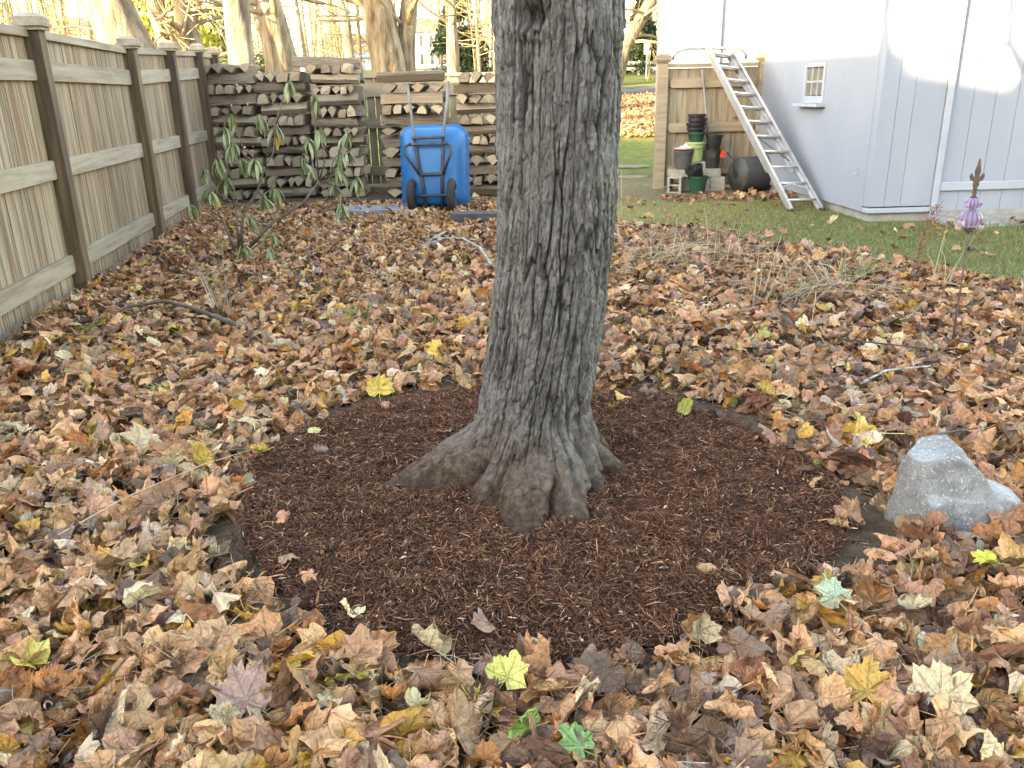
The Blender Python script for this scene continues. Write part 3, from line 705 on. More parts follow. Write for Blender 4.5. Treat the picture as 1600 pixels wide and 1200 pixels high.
def allowed(x, y, r):
    q = bedr(x, y)
    nz = fbm(x * 3, y * 3, 88)
    ok = (q > .93 + .22 * nz + np.where((y > 2.9) | (x > .9), .05, 0) + .25 * (fbm(x * 1.3, y * 1.3, 86) - .5)) & (x > fence_x(y) + .08) & (y < 12.9)
    inl = inpoly(x + (nz - .5) * .9, y + (fbm(x * 3, y * 3, 89) - .5) * .9, LAWN)
    ok &= ~(inl & (r.random(len(x)) > .02 + .35 * ((x > 2.0) & (y > 10.4) & (y < 11.9)) ))
    ok &= ~((np.abs(x + 2.45) < 2.0) & (y > 11.9))
    ok &= ~((np.hypot((x - 1.44) / .2, (y - 2.37) / .13)) < 1)
    ok &= ~((y > 8.4) & (x > 3.68)) 
    ok &= ~((y > 12) & (x > 2)) 
    return ok
vnear = [leaf_variant(100 + i, 1, True) for i in range(30)]
vmid = [leaf_variant(200 + i, 2, 'two') for i in range(26)]
vfar = [leaf_variant(300 + i, 2, False) for i in range(24)]
def litter(n, y0, y1, seed, size, zlo, zhi, tilt, variants, name, label):
    r = np.random.default_rng(seed)
    yy = r.uniform(y0, y1, n * 3); xx = r.uniform(-1, 1, n * 3) * (.85 * y1 + 1.5)
    k = np.abs(xx) < .85 * yy + 1.4
    xx, yy = xx[k], yy[k]; k = allowed(xx, yy, r); xx, yy = xx[k][:n], yy[k][:n]; n = len(xx)
    zz = litz(xx, yy) * np.clip((bedr(xx, yy) - 1) * 4, .15, 1) + r.uniform(zlo, zhi, n)
    V, F, C, Uv = scatter(n, xx, yy, zz, np.clip(r.normal(size, size * .3, n), size * .4, size * 1.7), variants, tilt, seed + 1)
    return V, F, C, Uv
def joinmesh(parts):
    Vs, Fs, Cs, Us = [], [], [], []; o = 0
    for V, F, C, Uv in parts: Vs.append(V); Fs.append(F + o); Cs.append(C); Us.append(Uv); o += len(V)
    return np.concatenate(Vs), np.concatenate(Fs), np.concatenate(Cs), np.concatenate(Us)
parts = [litter(5400, .5, 3.1, 1, .068, -.03, .03, .5, vnear, '', ''),
         litter(4200, .5, 3.1, 2, .052, -.045, .0, .5, vmid, '', ''),
         litter(7600, 3.0, 5.6, 4, .062, -.03, .03, .52, vmid, '', ''),
         litter(6400, 3.0, 5.6, 5, .05, -.045, .0, .5, vfar, '', ''),
         litter(15500, 5.5, 10.9, 6, .056, -.03, .03, .55, vfar, '', '')]
r = np.random.default_rng(515); n = 26
aa = r.uniform(0, 6.28, n); tt = 1.02 - np.abs(r.normal(0, .10, n)); rb = np.interp((aa + math.pi) % (2 * math.pi) - math.pi, np.concatenate([ba - 2 * math.pi, ba, ba + 2 * math.pi]), np.concatenate([br, br, br]))
xx = BC[0] + np.cos(aa) * rb * tt; yy = BC[1] + np.sin(aa) * rb * tt
parts.append(scatter(n, xx, yy, bedz(xx, yy) + .018, r.uniform(.03, .065, n), vnear, .3, 516))
# stray leaves blown on to the lawn rise beyond the fence
r = np.random.default_rng(55); n = 5200
yy = r.uniform(19, 33, n); xx = r.uniform(0.13, .30, n) * yy + r.normal(0, .3, n)
parts.append(scatter(n, xx, yy, zg(xx, yy) + .03, r.uniform(.07, .12, n), vfar, .4, 56))
V, F, C, Uv = joinmesh(parts)
link('fallen_leaves', np_mesh('fallen_leaves', V, F, M['leaf'], C, Uv, smooth=True)); tag(bpy.data.objects['fallen_leaves'], 'carpet of dry brown maple leaves covering the yard floor', 'leaves', kind='stuff')
# small scraps, stalks and twiglets between the leaves
n = 16000
yy = rng.uniform(1.1, 8, n); xx = rng.uniform(-1, 1, n) * (.7 * yy + .7); k = allowed(xx, yy, rng); xx, yy = xx[k], yy[k]; n = len(xx)
pal = np.array([(.1, .07, .05), (.2, .15, .1), (.38, .29, .19), (.06, .045, .035)])
V, F, C = slivers(n, xx, yy, litz(xx, yy) + rng.uniform(-.02, .035, n), rng.gamma(3, .022, n) + .02, rng.uniform(.0015, .0035, n), .3, pal[rng.choice(4, n)], 9)
tag(link('leaf_stalks', np_mesh('leaf_stalks', V, F, M['col'], C)), 'thin dry stalks and twiglets scattered through the leaf litter', 'stalks', kind='stuff')

# ---- the nearest leaves, one object each
vmesh = {}
def single_mesh(seed, kind):
    if (seed, kind) not in vmesh:
        V, F, Uv, _ = leaf_variant(seed, 1, True, kind)
        vmesh[(seed, kind)] = np_mesh('maple_leaf', V, F, M['leaf1'], None, Uv, smooth=True)
    return vmesh[(seed, kind)]
def put_leaf(x, y, z, size, colr, kind, seed, yaw, tilt, flip, label, group=None):
    o = link('maple_leaf', single_mesh(seed, kind))
    o.location = (x, y, z); o.scale = (size,) * 3
    o.rotation_euler = (tilt[0] + (math.pi if flip else 0), tilt[1], yaw)
    o.color = (*colr, 1)
    return tag(o, label, 'leaf', group)
SPECIAL = [  # x, y, colour, size, kind, yaw, tilt, label
 (.835, 1.83, (.42, .50, .31), .075, 'flat', .5, (.5, 0), 'pale mint green maple leaf lying flat on brown leaves'),
 (-.028, 1.57, (.60, .54, .13), .07, 'flat', -.5, (.5, .1), 'bright yellow green maple leaf at the near rim of the mulch'),
 (.773, 1.48, (.60, .34, .07), .085, 'flat', -.4, (.5, 0), 'large flat golden orange maple leaf in the near litter'),
 (-.224, 1.49, (.62, .50, .26), .07, 'cup', 2.6, (.3, 0), 'pale cream yellow maple leaf nearest below the mulch bed'),
 (-.613, 1.5, (.40, .24, .17), .095, 'flat', .6, (.45, 0), 'very large pinkish brown maple leaf with spread lobes'),
 (1.338, 2.0, (.66, .62, .08), .055, 'fold', 1.5, (.2, 0), 'small lemon yellow folded leaf below the granite boulder'),
 (.02, 1.41, (.30, .42, .08), .065, 'roll', 1.3, (.2, 0), 'green curled maple leaf below the yellow green one'),
 (-1.17, 2.83, (.64, .42, .08), .085, 'cup', .2, (.7, 0), 'golden yellow leaf standing up left of the mulch'),
 (-.62, 3.6, (.64, .42, .07), .09, 'flat', .3, (.8, .2), 'large yellow maple leaf propped at the far rim of the mulch'),
 (.463, 1.72, (.58, .44, .26), .075, 'fold', .1, (1.1, .2), 'folded tan leaf standing on edge at the mulch rim'),
 (-.207, 1.72, (.52, .38, .20), .085, 'roll', 1.0, (.4, .5), 'long rolled tan leaf slanting over the mulch rim'),
 (1.12, 3.37, (.58, .38, .09), .075, 'cup', .8, (.7, 0), 'upright golden leaf at the far rim of the mulch beside bare soil'),
 (.734, 3.26, (.52, .48, .10), .07, 'cup', -.5, (.5, .3), 'yellow green leaf curled at the far mulch rim behind the trunk'),
 (-.975, 2.93, (.62, .42, .09), .065, 'cup', 2.2, (.2, 0), 'small yellow leaf at the left rim of the mulch'),
 (-1.178, 1.65, (.58, .48, .10), .075, 'fold', 1.2, (.2, 0), 'yellow folded leaf at the near end of the left litter'),
 (.121, 1.34, (.20, .34, .10), .06, 'flat', .9, (.3, 0), 'dull green leaf at the very front of the litter'),
 (.946, 1.86, (.30, .13, .045), .075, 'cup', -.9, (.3, 0), 'dark russet leaf beside the mint green leaf'),
 (1.03, 1.82, (.60, .50, .30), .06, 'cup', -1.5, (.2, 0), 'cream leaf beyond the russet and mint green leaves'),
 (.294, 1.39, (.48, .31, .18), .09, 'roll', 1.5, (.15, 0), 'long rolled brown leaf at the front of the litter'),
 (-.827, 3.15, (.62, .52, .2), .035, 'flat', .4, (.3, 0), 'tiny pale yellow leaf lying alone on bare soil'),
 (-.75, 2.95, (.36, .26, .2), .05, 'cup', 1.4, (.3, 0), 'single pinkish grey leaf lying alone on the mulch'),
]
allz = lambda x, y: float(litz(np.array([x]), np.array([y]))[0])
sp_xy = []
for i, (x, y, c, s, kd, yaw, tl, lab) in enumerate(SPECIAL):
    lone = 'alone' in lab
    z = (float(bedz(np.array([x]), np.array([y]))[0]) + .02) if lone else allz(x, y) * min(1, max(.4, (float(bedr(np.array([x]), np.array([y]))[0]) - 1) * 5)) + .045
    put_leaf(x, y, z, s, c, kd, 900 + i, yaw, tl, False, lab); sp_xy.append((x, y))
STATE = {'flat': 'flat', 'cup': 'cupped', 'roll': 'rolled up', 'fold': 'folded', 'crumple': 'crumpled'}
CNAME = {'tan': 'tan', 'pinkbrown': 'pinkish brown', 'greybrown': 'grey brown', 'dark': 'dark brown', 'rust': 'russet', 'gold': 'golden', 'yellow': 'yellow', 'cream': 'cream', 'olive': 'olive green', 'lightgrey': 'pale grey'}
cnt = 0; tries = 0; placed = []; classes = {}
ORD = ['first', 'second', 'third', 'fourth', 'fifth', 'sixth', 'seventh', 'eighth', 'ninth', 'tenth', 'eleventh', 'twelfth', 'thirteenth', 'fourteenth', 'fifteenth']
def ordn(i): return ORD[i] if i < 15 else (lambda n: f"{n}{'th' if 10 <= n % 100 <= 20 else {1: 'st', 2: 'nd', 3: 'rd'}.get(n % 10, 'th')}")(i + 1)
rl = random.Random(99)
while cnt < 279 and tries < 20000:
    tries += 1
    y = 1.22 + 1.15 * rl.random() ** 1.5; x = rl.uniform(-1, 1) * (.64 * y + .25)
    if not allowed(np.array([x]), np.array([y]), rng)[0]: continue
    if any(math.hypot(x - a, y - b) < .085 for a, b in sp_xy) or any(math.hypot(x - a, y - b) < .042 for a, b in placed): continue
    pr = min(1, max(0, (x + .6) / 2.2)); pp = P_left * (1 - pr) + P_right * pr
    ck_ = rl.choices(names, pp)[0]; kd = rl.choices(['flat', 'cup', 'roll', 'fold', 'crumple'], [.09, .27, .27, .17, .2])[0]
    f = rl.uniform(.62, 1.2); c = tuple(v * f * rl.uniform(.94, 1.06) for v in PAL[ck_])
    side = 'left' if x < -.35 else ('right' if x > .45 else 'middle')
    lo_ = put_leaf(x, y, allz(x, y) * min(1, max(.3, (float(bedr(np.array([x]), np.array([y]))[0]) - 1) * 5)) + rl.uniform(.02, .045), min(.105, max(.042, rl.gauss(.07, .016))), c, kd, 500 + rl.randrange(14), rl.uniform(0, 6.3),
             (rl.gauss(0, .4), rl.gauss(0, .4)), rl.random() < .4, 'leaf', 'loose maple leaves nearest the viewer')
    placed.append((x, y)); cnt += 1; classes.setdefault(f'{STATE[kd]} {CNAME[ck_]}', []).append((x / (y + .45), lo_))
for kname, lst in classes.items():
    lst.sort(key=lambda q: q[0])
    for i, (_, q) in enumerate(lst):
        q['label'] = (f'{ordn(i)} from left of the {kname} maple leaves in the nearest litter' if len(lst) > 1 else f'the only {kname} maple leaf in the nearest litter')

# ---- lawn blades
n = 60000
xx = rng.uniform(.9, 6.5, n); yy = rng.uniform(5.0, 10.6, n)
k = inpoly(xx + (fbm(xx * 2, yy * 2, 5) - .5) * .5, yy + (fbm(xx * 2, yy * 2, 9) - .5) * .5, LAWN) & (rng.random(n) < np.clip(1.25 - (yy - .75 * xx - 5.6) * .45, .06, 1)) & ~((yy > 8.45) & (xx > 3.7)); xx, yy = xx[k], yy[k]; n = len(xx)
z0 = (fbm(xx * .9, yy * .9, 11) - .5) * .03 + .006 + (fbm(xx * 3, yy * 3, 31) - .5) * .03
h = rng.uniform(.02, .05, n); an = rng.uniform(0, 6.28, n); lx = rng.normal(0, .02, n); ly = rng.normal(0, .02, n); w = .0032
B = np.stack([xx, yy, z0], 1); sx = np.stack([np.cos(an) * w, np.sin(an) * w, np.zeros(n)], 1)
V = np.stack([B - sx, B + sx, B + np.stack([lx, ly, h], 1)], 1).reshape(-1, 3); F = np.arange(3 * n).reshape(-1, 3)
pal = np.array([(.11, .135, .045), (.15, .175, .06), (.22, .22, .085), (.40, .34, .19)]); C = np.repeat(pal[rng.choice(4, n, p=[.35, .38, .2, .07])], 3, 0)
tag(link('lawn_grass', np_mesh('lawn_grass', V, F, M['grass'], C)), 'short green grass of the lawn beside the white shed', 'grass', kind='stuff')

# ================================================================== GRANITE BOULDER (star-shaped hull of cut planes)
def boulder():
    c = np.array([0, 0, .09])
    A = [((-1, -.45, .02), .13), ((-.75, .7, .2), .13), ((-.1, -1, .25), .095), ((-.12, -.12, 1), .165), ((.30, -.45, 1), .160), ((.95, -.05, .75), .125), ((.1, 1, .2), .11), ((0, 0, -1), .2), ((1, -.2, .1), .16)]
    B = [((-1, 0, 0), .1), ((.05, -1, .1), .105), ((.0, -.62, 1), .085), ((.22, .1, 1), .075), ((.75, -.3, 1), .15), ((1, .1, .12), .225), ((.1, 1, .1), .10), ((0, 0, -1), .2), ((.7, -1, 0), .21)]
    nu, nv = 240, 150
    Ug, Vg = np.meshgrid(np.linspace(0, 2 * math.pi, nu, endpoint=False), np.linspace(.001, math.pi - .001, nv), indexing='ij')
    D = np.stack([np.cos(Ug) * np.sin(Vg), np.sin(Ug) * np.sin(Vg), np.cos(Vg)], -1)
    def hull(pl):
        r = np.full(Ug.shape, 9.)
        for n_, d in pl:
            n_ = np.array(n_, float); n_ /= np.linalg.norm(n_); dn = D @ n_
            r = np.where(dn > 1e-3, np.minimum(r, d / np.maximum(dn, 1e-3)), r)
        return r
    r = np.maximum(hull(A), hull(B))
    P = D * r[..., None]
    flat = P.reshape(-1, 3); dn = np.array([mnoise.fractal(Vector(p * 14), 1, 2, 5) for p in flat]); d2 = np.array([mnoise.noise(Vector(p * 6)) for p in flat])
    P = (flat + D.reshape(-1, 3) * (dn * .006 + d2 * .0025)[:, None])
    idx = np.arange(nu * nv).reshape(nu, nv); i2 = np.roll(idx, -1, 0)
    Q = np.stack([idx[:, :-1], idx[:, 1:], i2[:, 1:], i2[:, :-1]], -1).reshape(-1, 4)
    o = link('granite_boulder', np_mesh('granite_boulder', P, Q, M['granite'], smooth=True)); o.location = (1.395, 2.38, .07); o.scale = (1.0, 1.05, 1.1)
    tag(o, 'speckled grey granite boulder with a stepped top in the leaves', 'boulder')
boulder()

# ================================================================== FENCES
def post(parent, p, h, rz, w=.115, capm='cap', pmat='post', cw=.10):
    o = MB().box((0, 0, h / 2 - .1), (w, w, h + .2)).obj('post', M[pmat], parent, bevel=.004)
    o.location = p; o.rotation_euler.z = rz
    mb = MB().box((0, 0, h + .012), (w + .05, w + .05, .024)).box((0, 0, h + .0365), (w + .085, w + .085, .025)).box((0, 0, h + .0655), (w + .055, w + .055, .033)).box((0, 0, h + .097), (w + .06, w + .06, .03), taper=.5)
    mb.obj('cap', M[capm], o, bevel=.0015)
    return o
def rail_mesh(L, h=.135, t=.036):
    # a flat rail whose far end is rounded
    poly = [(0, -h / 2)]
    for k in range(7):
        a = -math.pi / 2 + math.pi * k / 6; poly.append((L - h * .35 + math.cos(a) * h * .35, math.sin(a) * h / 2))
    poly.append((0, h / 2))
    n = len(poly); vs = [(x, 0, z) for x, z in poly] + [(x, -t, z) for x, z in poly]
    fs = [tuple(range(n)), tuple(range(2 * n - 1, n - 1, -1))] + [((i + 1) % n, i, n + i, n + (i + 1) % n) for i in range(n)]
    mb = MB(); mb.add(vs, fs); return mb
# left fence: local x runs along the fence away from the viewer, local -y faces the yard
FD = Vector((-.148, 1, 0)).normalized(); fang = math.atan2(FD.y, FD.x)
lf = empty('board_fence', (fence_x(6.2), 6.2, 0), 'tall weathered board fence running along the left side of the yard', 'fence', rz=fang)
def fl(y): return (y - 6.2) / FD.y
pys = [(3.6, 1.8), (6.2, 1.83), (8.55, 1.83), (10.2, 1.89), (11.85, 1.95), (13.0, 1.97)]
for y, h in pys: post(lf, (fl(y), -.03, 0), h, 0)
bw = .118
bmesh_ = None
for (ya, ha), (yb, hb) in zip(pys[:-1], pys[1:]):
    x0, x1 = fl(ya) + .055, fl(yb) - .055; nb = max(3, round((x1 - x0) / bw)); w = (x1 - x0) / nb
    bme = None
    for k in range(nb):
        x = x0 + (k + .5) * w; hh = 1.755 + (ha - 1.8) + (hb - ha) * (k + .5) / nb
        if bme is None:
            bme = MB().box((0, 0, 0), (w - .006, .02, 1.0)).mesh('board', M['board'])
        o = link('board', bme, lf); o.location = (x, .03 + rnd.uniform(-.002, .002), .02 + hh / 2); o.scale = (1, 1, hh); o.rotation_euler.y = rnd.uniform(-.004, .004)
    for z in (.21, .895, 1.57):
        zz = z + (ha - 1.83 if z > 1 else 0)
        o = rail_mesh(x1 - x0 + .03).obj('rail', M['rail'], lf, bevel=.004); o.location = (x0 - .004, .0185, zz); o.rotation_euler.y = -math.atan2(hb - ha if z > 1 else 0, x1 - x0)
    o = MB().box(((x1 - x0) / 2, .02, 0), (x1 - x0 - .004, .075, .06)).obj('top_rail', M['rail'], lf, bevel=.004); o.location = (x0, 0, 1.78 + ha - 1.8 + .005); o.rotation_euler.y = -math.atan2(hb - ha, x1 - x0)
# back fence behind the wood
BD = Vector((.988, .09, 0)).normalized(); bang = math.atan2(BD.y, BD.x)
bf = empty('picket_fence', (-4.3, 13.0, 0), 'board fence with open gaps closing the back of the yard behind the firewood', 'fence', rz=bang)
for x in (.6, 3.02, 5.35): post(bf, (x, 0, 0), 1.64 - .015 * x, 0, capm='tanrail', pmat='tanrail')
for xa, xb in ((-.3, .54), (.66, 2.96), (3.08, 5.29)):
    nb = max(3, round((xb - xa) / .125)); w = (xb - xa) / nb; bme = MB().box((0, 0, 0), (w - .014, .02, 1.56)).mesh('board', M['tanboard'])
    for k in range(nb): o = link('board', bme, bf); o.location = (xa + (k + .5) * w, .03, .83)
    for z in (.25, .95, 1.44):
        o = MB().box(((xb - xa) / 2, 0, 0), (xb - xa - .006, .036, .14 if z < 1.3 else .2)).obj('rail', M['tanrail'], bf, bevel=.004); o.location = (xa, 0, z)
    o = MB().box(((xb - xa) / 2, .015, 0), (xb - xa - .006, .1, .045)).obj('top_rail', M['tanrail'], bf, bevel=.004); o.location = (xa, 0, 1.635)
# short panel beside the shed
rf_ = empty('fence_panel', (2.17, 12.05, 0), 'short tan board fence panel between the gate opening and the shed', 'fence')
for x in (0, 1.40): post(rf_, (x, 0, 0), 1.70, 0, w=.14, capm='tanrail', pmat='tanrail')
nb = 9; w = (1.40 - .14) / nb; bme = MB().box((0, 0, 0), (w + .004, .012, 1.58)).mesh('board', M['tanboard'])
for k in range(nb): o = link('board', bme, rf_); o.location = (.07 + (k + .5) * w, .018 + .013 * (k % 2), .83)
for z in (.26, .84, 1.43):
    h = .13
    poly = [(.09 + .05 * (1 - math.cos(t)), math.sin(t) * -h / 2) for t in ()]
    pts = []
    for k in range(7):
        a = -math.pi / 2 + math.pi * k / 6; pts.append((1.30 - .05 + math.cos(a) * .05, math.sin(a) * h / 2))
    for k in range(7):
        a = math.pi / 2 + math.pi * k / 6; pts.append((.10 + .05 + math.cos(a) * .05, math.sin(a) * h / 2))
    n_ = len(pts); mb = MB(); mb.add([(x, .009, zz) for x, zz in pts] + [(x, -.03, zz) for x, zz in pts], [tuple(range(n_)), tuple(range(2 * n_ - 1, n_ - 1, -1))] + [((i + 1) % n_, i, n_ + i, n_ + (i + 1) % n_) for i in range(n_)])
    o = mb.obj('rail', M['tanrail'], rf_, bevel=.004); o.location = (0, 0, z)
MB().box((.70, 0.01, 1.655), (1.25, .085, .05)).obj('top_rail', M['tanrail'], rf_, bevel=.004)

# ================================================================== FIREWOOD
def log_mesh(seed, L, grey):
    r = random.Random(seed); kind = r.choice(['half', 'wedge', 'wedge', 'wedge', 'quarter', 'quarter'])
    prof = []
    Rr = 1.0
    if kind == 'half':
        prof = [(math.cos(a) * 1.0, math.sin(a) * 1.1 - .35, 1) for a in np.linspace(0.05, math.pi - .05, 7)]
    elif kind == 'wedge':
        prof = [(math.cos(a) * 1.15, math.sin(a) * 1.05 - .3, 1) for a in np.linspace(.5, math.pi - .5, 5)] + [(r.uniform(-.4, .4), -.95, 0)]
    elif kind == 'quarter':
        prof = [(.95, -.75, 0), (1.0, .2, 1), (.55, .8, 1), (-.25, .95, 1), (-.95, .75, 0), (-.55, -.8, 0)]
    else:
        prof = [(math.cos(a) * .95, math.sin(a) * .95, 1) for a in np.linspace(0, 2 * math.pi, 9)[:-1]]
    n = len(prof); mb = MB(); vs = []
    nx = 5
    for i in range(nx):
        x = (i / (nx - 1) - .5) * L; k = 1 + r.uniform(-.06, .06); ox = r.uniform(-.06, .06); oz = r.uniform(-.06, .06)
        for j, (y, z, b) in enumerate(prof): vs.append((x + (r.uniform(-.012, .012) if i in (0, nx - 1) else 0), (y * k + ox), (z * k + oz)))
    # normalise the section to a 1 x 1 box
    a = np.array(vs); sec = a[:, 1:]; sec = (sec - (sec.max(0) + sec.min(0)) / 2) / (sec.max(0) - sec.min(0)); a[:, 1:] = sec
    o = 0; mb.v = [tuple(v) for v in a]
    for i in range(nx - 1):
        for j in range(n):
            j2 = (j + 1) % n
            mb.f.append((i * n + j, i * n + j2, (i + 1) * n + j2, (i + 1) * n + j)); mb.m.append(0 if (prof[j][2] and prof[j2][2]) else 1)
    mb.f.append(tuple(range(n - 1, -1, -1))); mb.m.append(2); mb.f.append(tuple((nx - 1) * n + j for j in range(n))); mb.m.append(2)
    return mb.mesh('log', [M['logbark'], M['greysplit'] if grey else M['logsplit'], M['greyend'] if grey else M['logend']])
LOGS = {g: [log_mesh(40 + i + 100 * g, .70, g) for i in range(12)] for g in (0, 1)}
ORD = ['first', 'second', 'third', 'fourth', 'fifth', 'sixth', 'seventh', 'eighth', 'ninth', 'tenth', 'eleventh', 'twelfth', 'thirteenth', 'fourteenth', 'fifteenth']
STACK = ['fence corner stack', 'second stack from the corner', 'third stack from the corner', 'stack behind the wheelbarrow', 'stack beside the trunk']
rw = random.Random(12)
def stack(si, cx, cy, wid, hgt, grey, first_side):
    z = 0.0; layer = 0; side = first_side
    while z < hgt - .06:
        lh = rw.uniform(.125, .155)
        on = ORD[layer]
        if side:
            ny = 3; dep = .62
            for k in range(ny):
                m = rw.choice(LOGS[grey]); o = link('split_log', m)
                t = rw.uniform(.12, .2); q_ = rw.randrange(4); lx_ = wid / .70 * rw.uniform(.94, 1.06); lz_ = lh * rw.uniform(.92, 1.03); o.scale = (lx_, t, lz_) if q_ % 2 == 0 else (lx_, lz_, t)
                o.location = (cx + rw.uniform(-.03, .03), cy + .1 + k * dep / ny + rw.uniform(-.03, .03) - .05, z + lh / 2); o.rotation_euler = (q_ * math.pi / 2, rw.uniform(-.035, .035), rw.uniform(-.05, .05))
                pos = ('front', 'middle', 'back')[k]
                tag(o, f'{pos} lengthwise log, {on} layer from ground, {STACK[si]}', 'log', 'split logs of the crisscross firewood stacks')
        else:
            nn = rw.choice([4, 4, 5, 5]); ws = [rw.uniform(.7, 1.3) for _ in range(nn)]; tot = sum(ws); x = cx - wid / 2 + .01
            for k in range(nn):
                w = ws[k] / tot * (wid - .02); m = rw.choice(LOGS[grey]); o = link('split_log', m)
                o.scale = (rw.uniform(.9, 1.05), w * rw.uniform(.86, .98), lh * rw.uniform(.78, 1.04)); o.location = (x + w / 2, cy + .26 + rw.uniform(-.05, .03), z + o.scale.z / 2)
                o.rotation_euler = (rw.uniform(-.12, .12), rw.uniform(-.02, .02), math.pi / 2 + rw.uniform(-.06, .06)); x += w
                tag(o, f'endwise log, {ORD[k]} from left, {on} layer from ground, {STACK[si]}', 'log', 'split logs of the crisscross firewood stacks')
        z += lh * .985; layer += 1; side = not side
for args in ((0, -3.80, 12.05, .66, 1.76, 1, False), (1, -3.10, 12.05, .66, 1.74, 1, True), (2, -2.37, 12.05, .66, 1.72, 1, False), (3, -1.27, 11.75, .88, 1.70, 0, False), (4, -.30, 11.75, .72, 1.68, 0, True)): stack(*args)
# the big half-round lying across the third stack
o = link('split_log', LOGS[0][3]); o.scale = (1.32, .26, .17); o.location = (-2.45, 12.15, 1.80); o.rotation_euler = (0, .02, .05)
tag(o, 'long pale half round log lying on top of the third stack', 'log', 'split logs of the crisscross firewood stacks')

# ================================================================== WHEELBARROW (stood on its nose, underside to the viewer)
wb = empty('wheelbarrow', (-.88, 10.2, 0), 'blue plastic wheelbarrow stood on its nose against the firewood', 'wheelbarrow', rz=R(-4))
wb.rotation_euler.x = R(-9); wb.scale = (.93, 1, 1.04)
def rrect(w, h, r, zc, n=6):
    pts = []
    for cx_, cz_, a0 in ((w / 2 - r, h / 2 - r, 0), (-w / 2 + r, h / 2 - r, 90), (-w / 2 + r, -h / 2 + r, 180), (w / 2 - r, -h / 2 + r, 270)):
        for k in range(n + 1):
            a = R(a0 + 90 * k / n); pts.append((cx_ + math.cos(a) * r, zc + cz_ + math.sin(a) * r))
    return pts
mb = MB(); loops = [(.90, .98, .16, .49, .02), (.90, .98, .16, .49, -.015), (.855, .935, .15, .49, -.02), (.84, .92, .15, .49, -.035), (.78, .86, .15, .48, -.15), (.66, .74, .14, .44, -.26), (.56, .62, .14, .42, -.30), (.40, .44, .12, .41, -.312)]
vs = []
for w, h, r_, zc, yo in loops: vs += [(x, yo, z) for x, z in rrect(w, h, r_, zc)]
nn = 28; fs = []
for i in range(len(loops) - 1):
    for k in range(nn): k2 = (k + 1) % nn; fs.append((i * nn + k, i * nn + k2, (i + 1) * nn + k2, (i + 1) * nn + k))
fs.append(tuple((len(loops) - 1) * nn + k for k in range(nn)))
mb.add(vs, fs)
tray = mb.obj('tray', M['blue'], wb, True)
sm = tray.modifiers.new('s', 'SOLIDIFY'); sm.thickness = .008
for s in (-1, 1):       # rim ribs
    for k in range(8): MB().box((s * .447, -.02, .12 + k * .105), (.02, .03, .008)).obj('rib', M['blue'], tray)
hl = [(-.31, -.10, 1.42), (-.275, -.16, 1.2), (-.2, -.33, .80), (-.17, -.34, .60), (-.10, -.34, .25), (-.075, -.33, .0)]
hr = [(.215, -.10, 1.44), (.20, -.16, 1.2), (.165, -.33, .80), (.155, -.34, .60), (.135, -.34, .25), (.125, -.33, .0)]
for h in (hl, hr):
    MB().tube(h[:3], .019, 8).obj('handle', M['galv'], wb, True)
    MB().tube(h[2:], .02, 8).obj('frame_rail', M['steel'], wb, True)
for za, zb, xa, xb, r_ in ((.80, .81, -.22, .19, .018), (.73, .735, -.26, .23, .016), (.40, .41, -.14, .16, .018)):
    MB().tube([(xa, -.355, za), (xb, -.355, zb)], r_, 6).obj('crossbar', M['steel'], wb)
for s, x0, x1 in ((-1, -.25, -.13), (1, .22, .15)):
    MB().tube([(x0, -.36, .74), (x0 + s * .055, -.42, .70), (x0 + s * .055, -.45, .62), (x1 + s * .01, -.37, .40)], .017, 6).obj('leg', M['steel'], wb, True)
MB().tube([(-.30, -.36, .165), (.31, -.36, .175)], .013, 6).obj('axle', M['steel'], wb)
for x in (-.245, .265):
    rot = Matrix.Rotation(R(90), 3, 'Y')
    w = MB().lathe([(.07, -.02), (.10, -.035), (.10, .035), (.07, .02)], (x, -.36, .17), 20, True, True, rot).obj('wheel', M['steel'], wb, True)
    prof = [(.135 + .055 * math.cos(t), .05 * math.sin(t)) for t in np.linspace(math.pi, -math.pi, 13)]
    MB().lathe(prof, (x, -.36, .17), 28, False, False, rot).obj('tyre', M['tyre'], w, True)

# stone slabs under the barrow
def slab(name, c, d, m, label, rz=0):
    o = MB().box((0, 0, 0), d).obj(name, m, None, bevel=.008); o.location = c; o.rotation_euler.z = rz; return tag(o, label, 'slab')
slab('stone_slab', (-1.55, 10.0, .045), (.95, .5, .09), M['slab'], 'flat grey stone slab left of the wheelbarrow', .03)
slab('stone_slab', (-.37, 9.05, .06), (.5, .22, .15), M['darkslab'], 'dark stone block half buried in leaves right of the wheelbarrow', -.05)

# ================================================================== SHED
sa = R(2.86)
shed = empty('garden_shed', (3.71, 8.55, 0), 'white painted shed with plank door and small window on the right', 'shed', rz=sa)
SD, SWd = 3.5, 4.2          # depth, width
wz0, wz1 = .10, 2.75
win = (1.36, 1.95, 1.16, 1.60)     # window opening along the side wall (y0,y1,z0,z1)
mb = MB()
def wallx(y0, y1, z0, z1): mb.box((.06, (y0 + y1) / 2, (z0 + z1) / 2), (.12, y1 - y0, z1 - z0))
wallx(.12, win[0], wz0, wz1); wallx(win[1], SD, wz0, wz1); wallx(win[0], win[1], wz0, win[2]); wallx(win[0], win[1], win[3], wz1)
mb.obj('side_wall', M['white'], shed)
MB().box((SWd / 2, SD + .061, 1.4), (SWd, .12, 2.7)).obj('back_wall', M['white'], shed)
MB().box((SWd + .06, SD / 2, 1.4), (.12, SD, 2.7)).obj('far_wall', M['white'], shed)
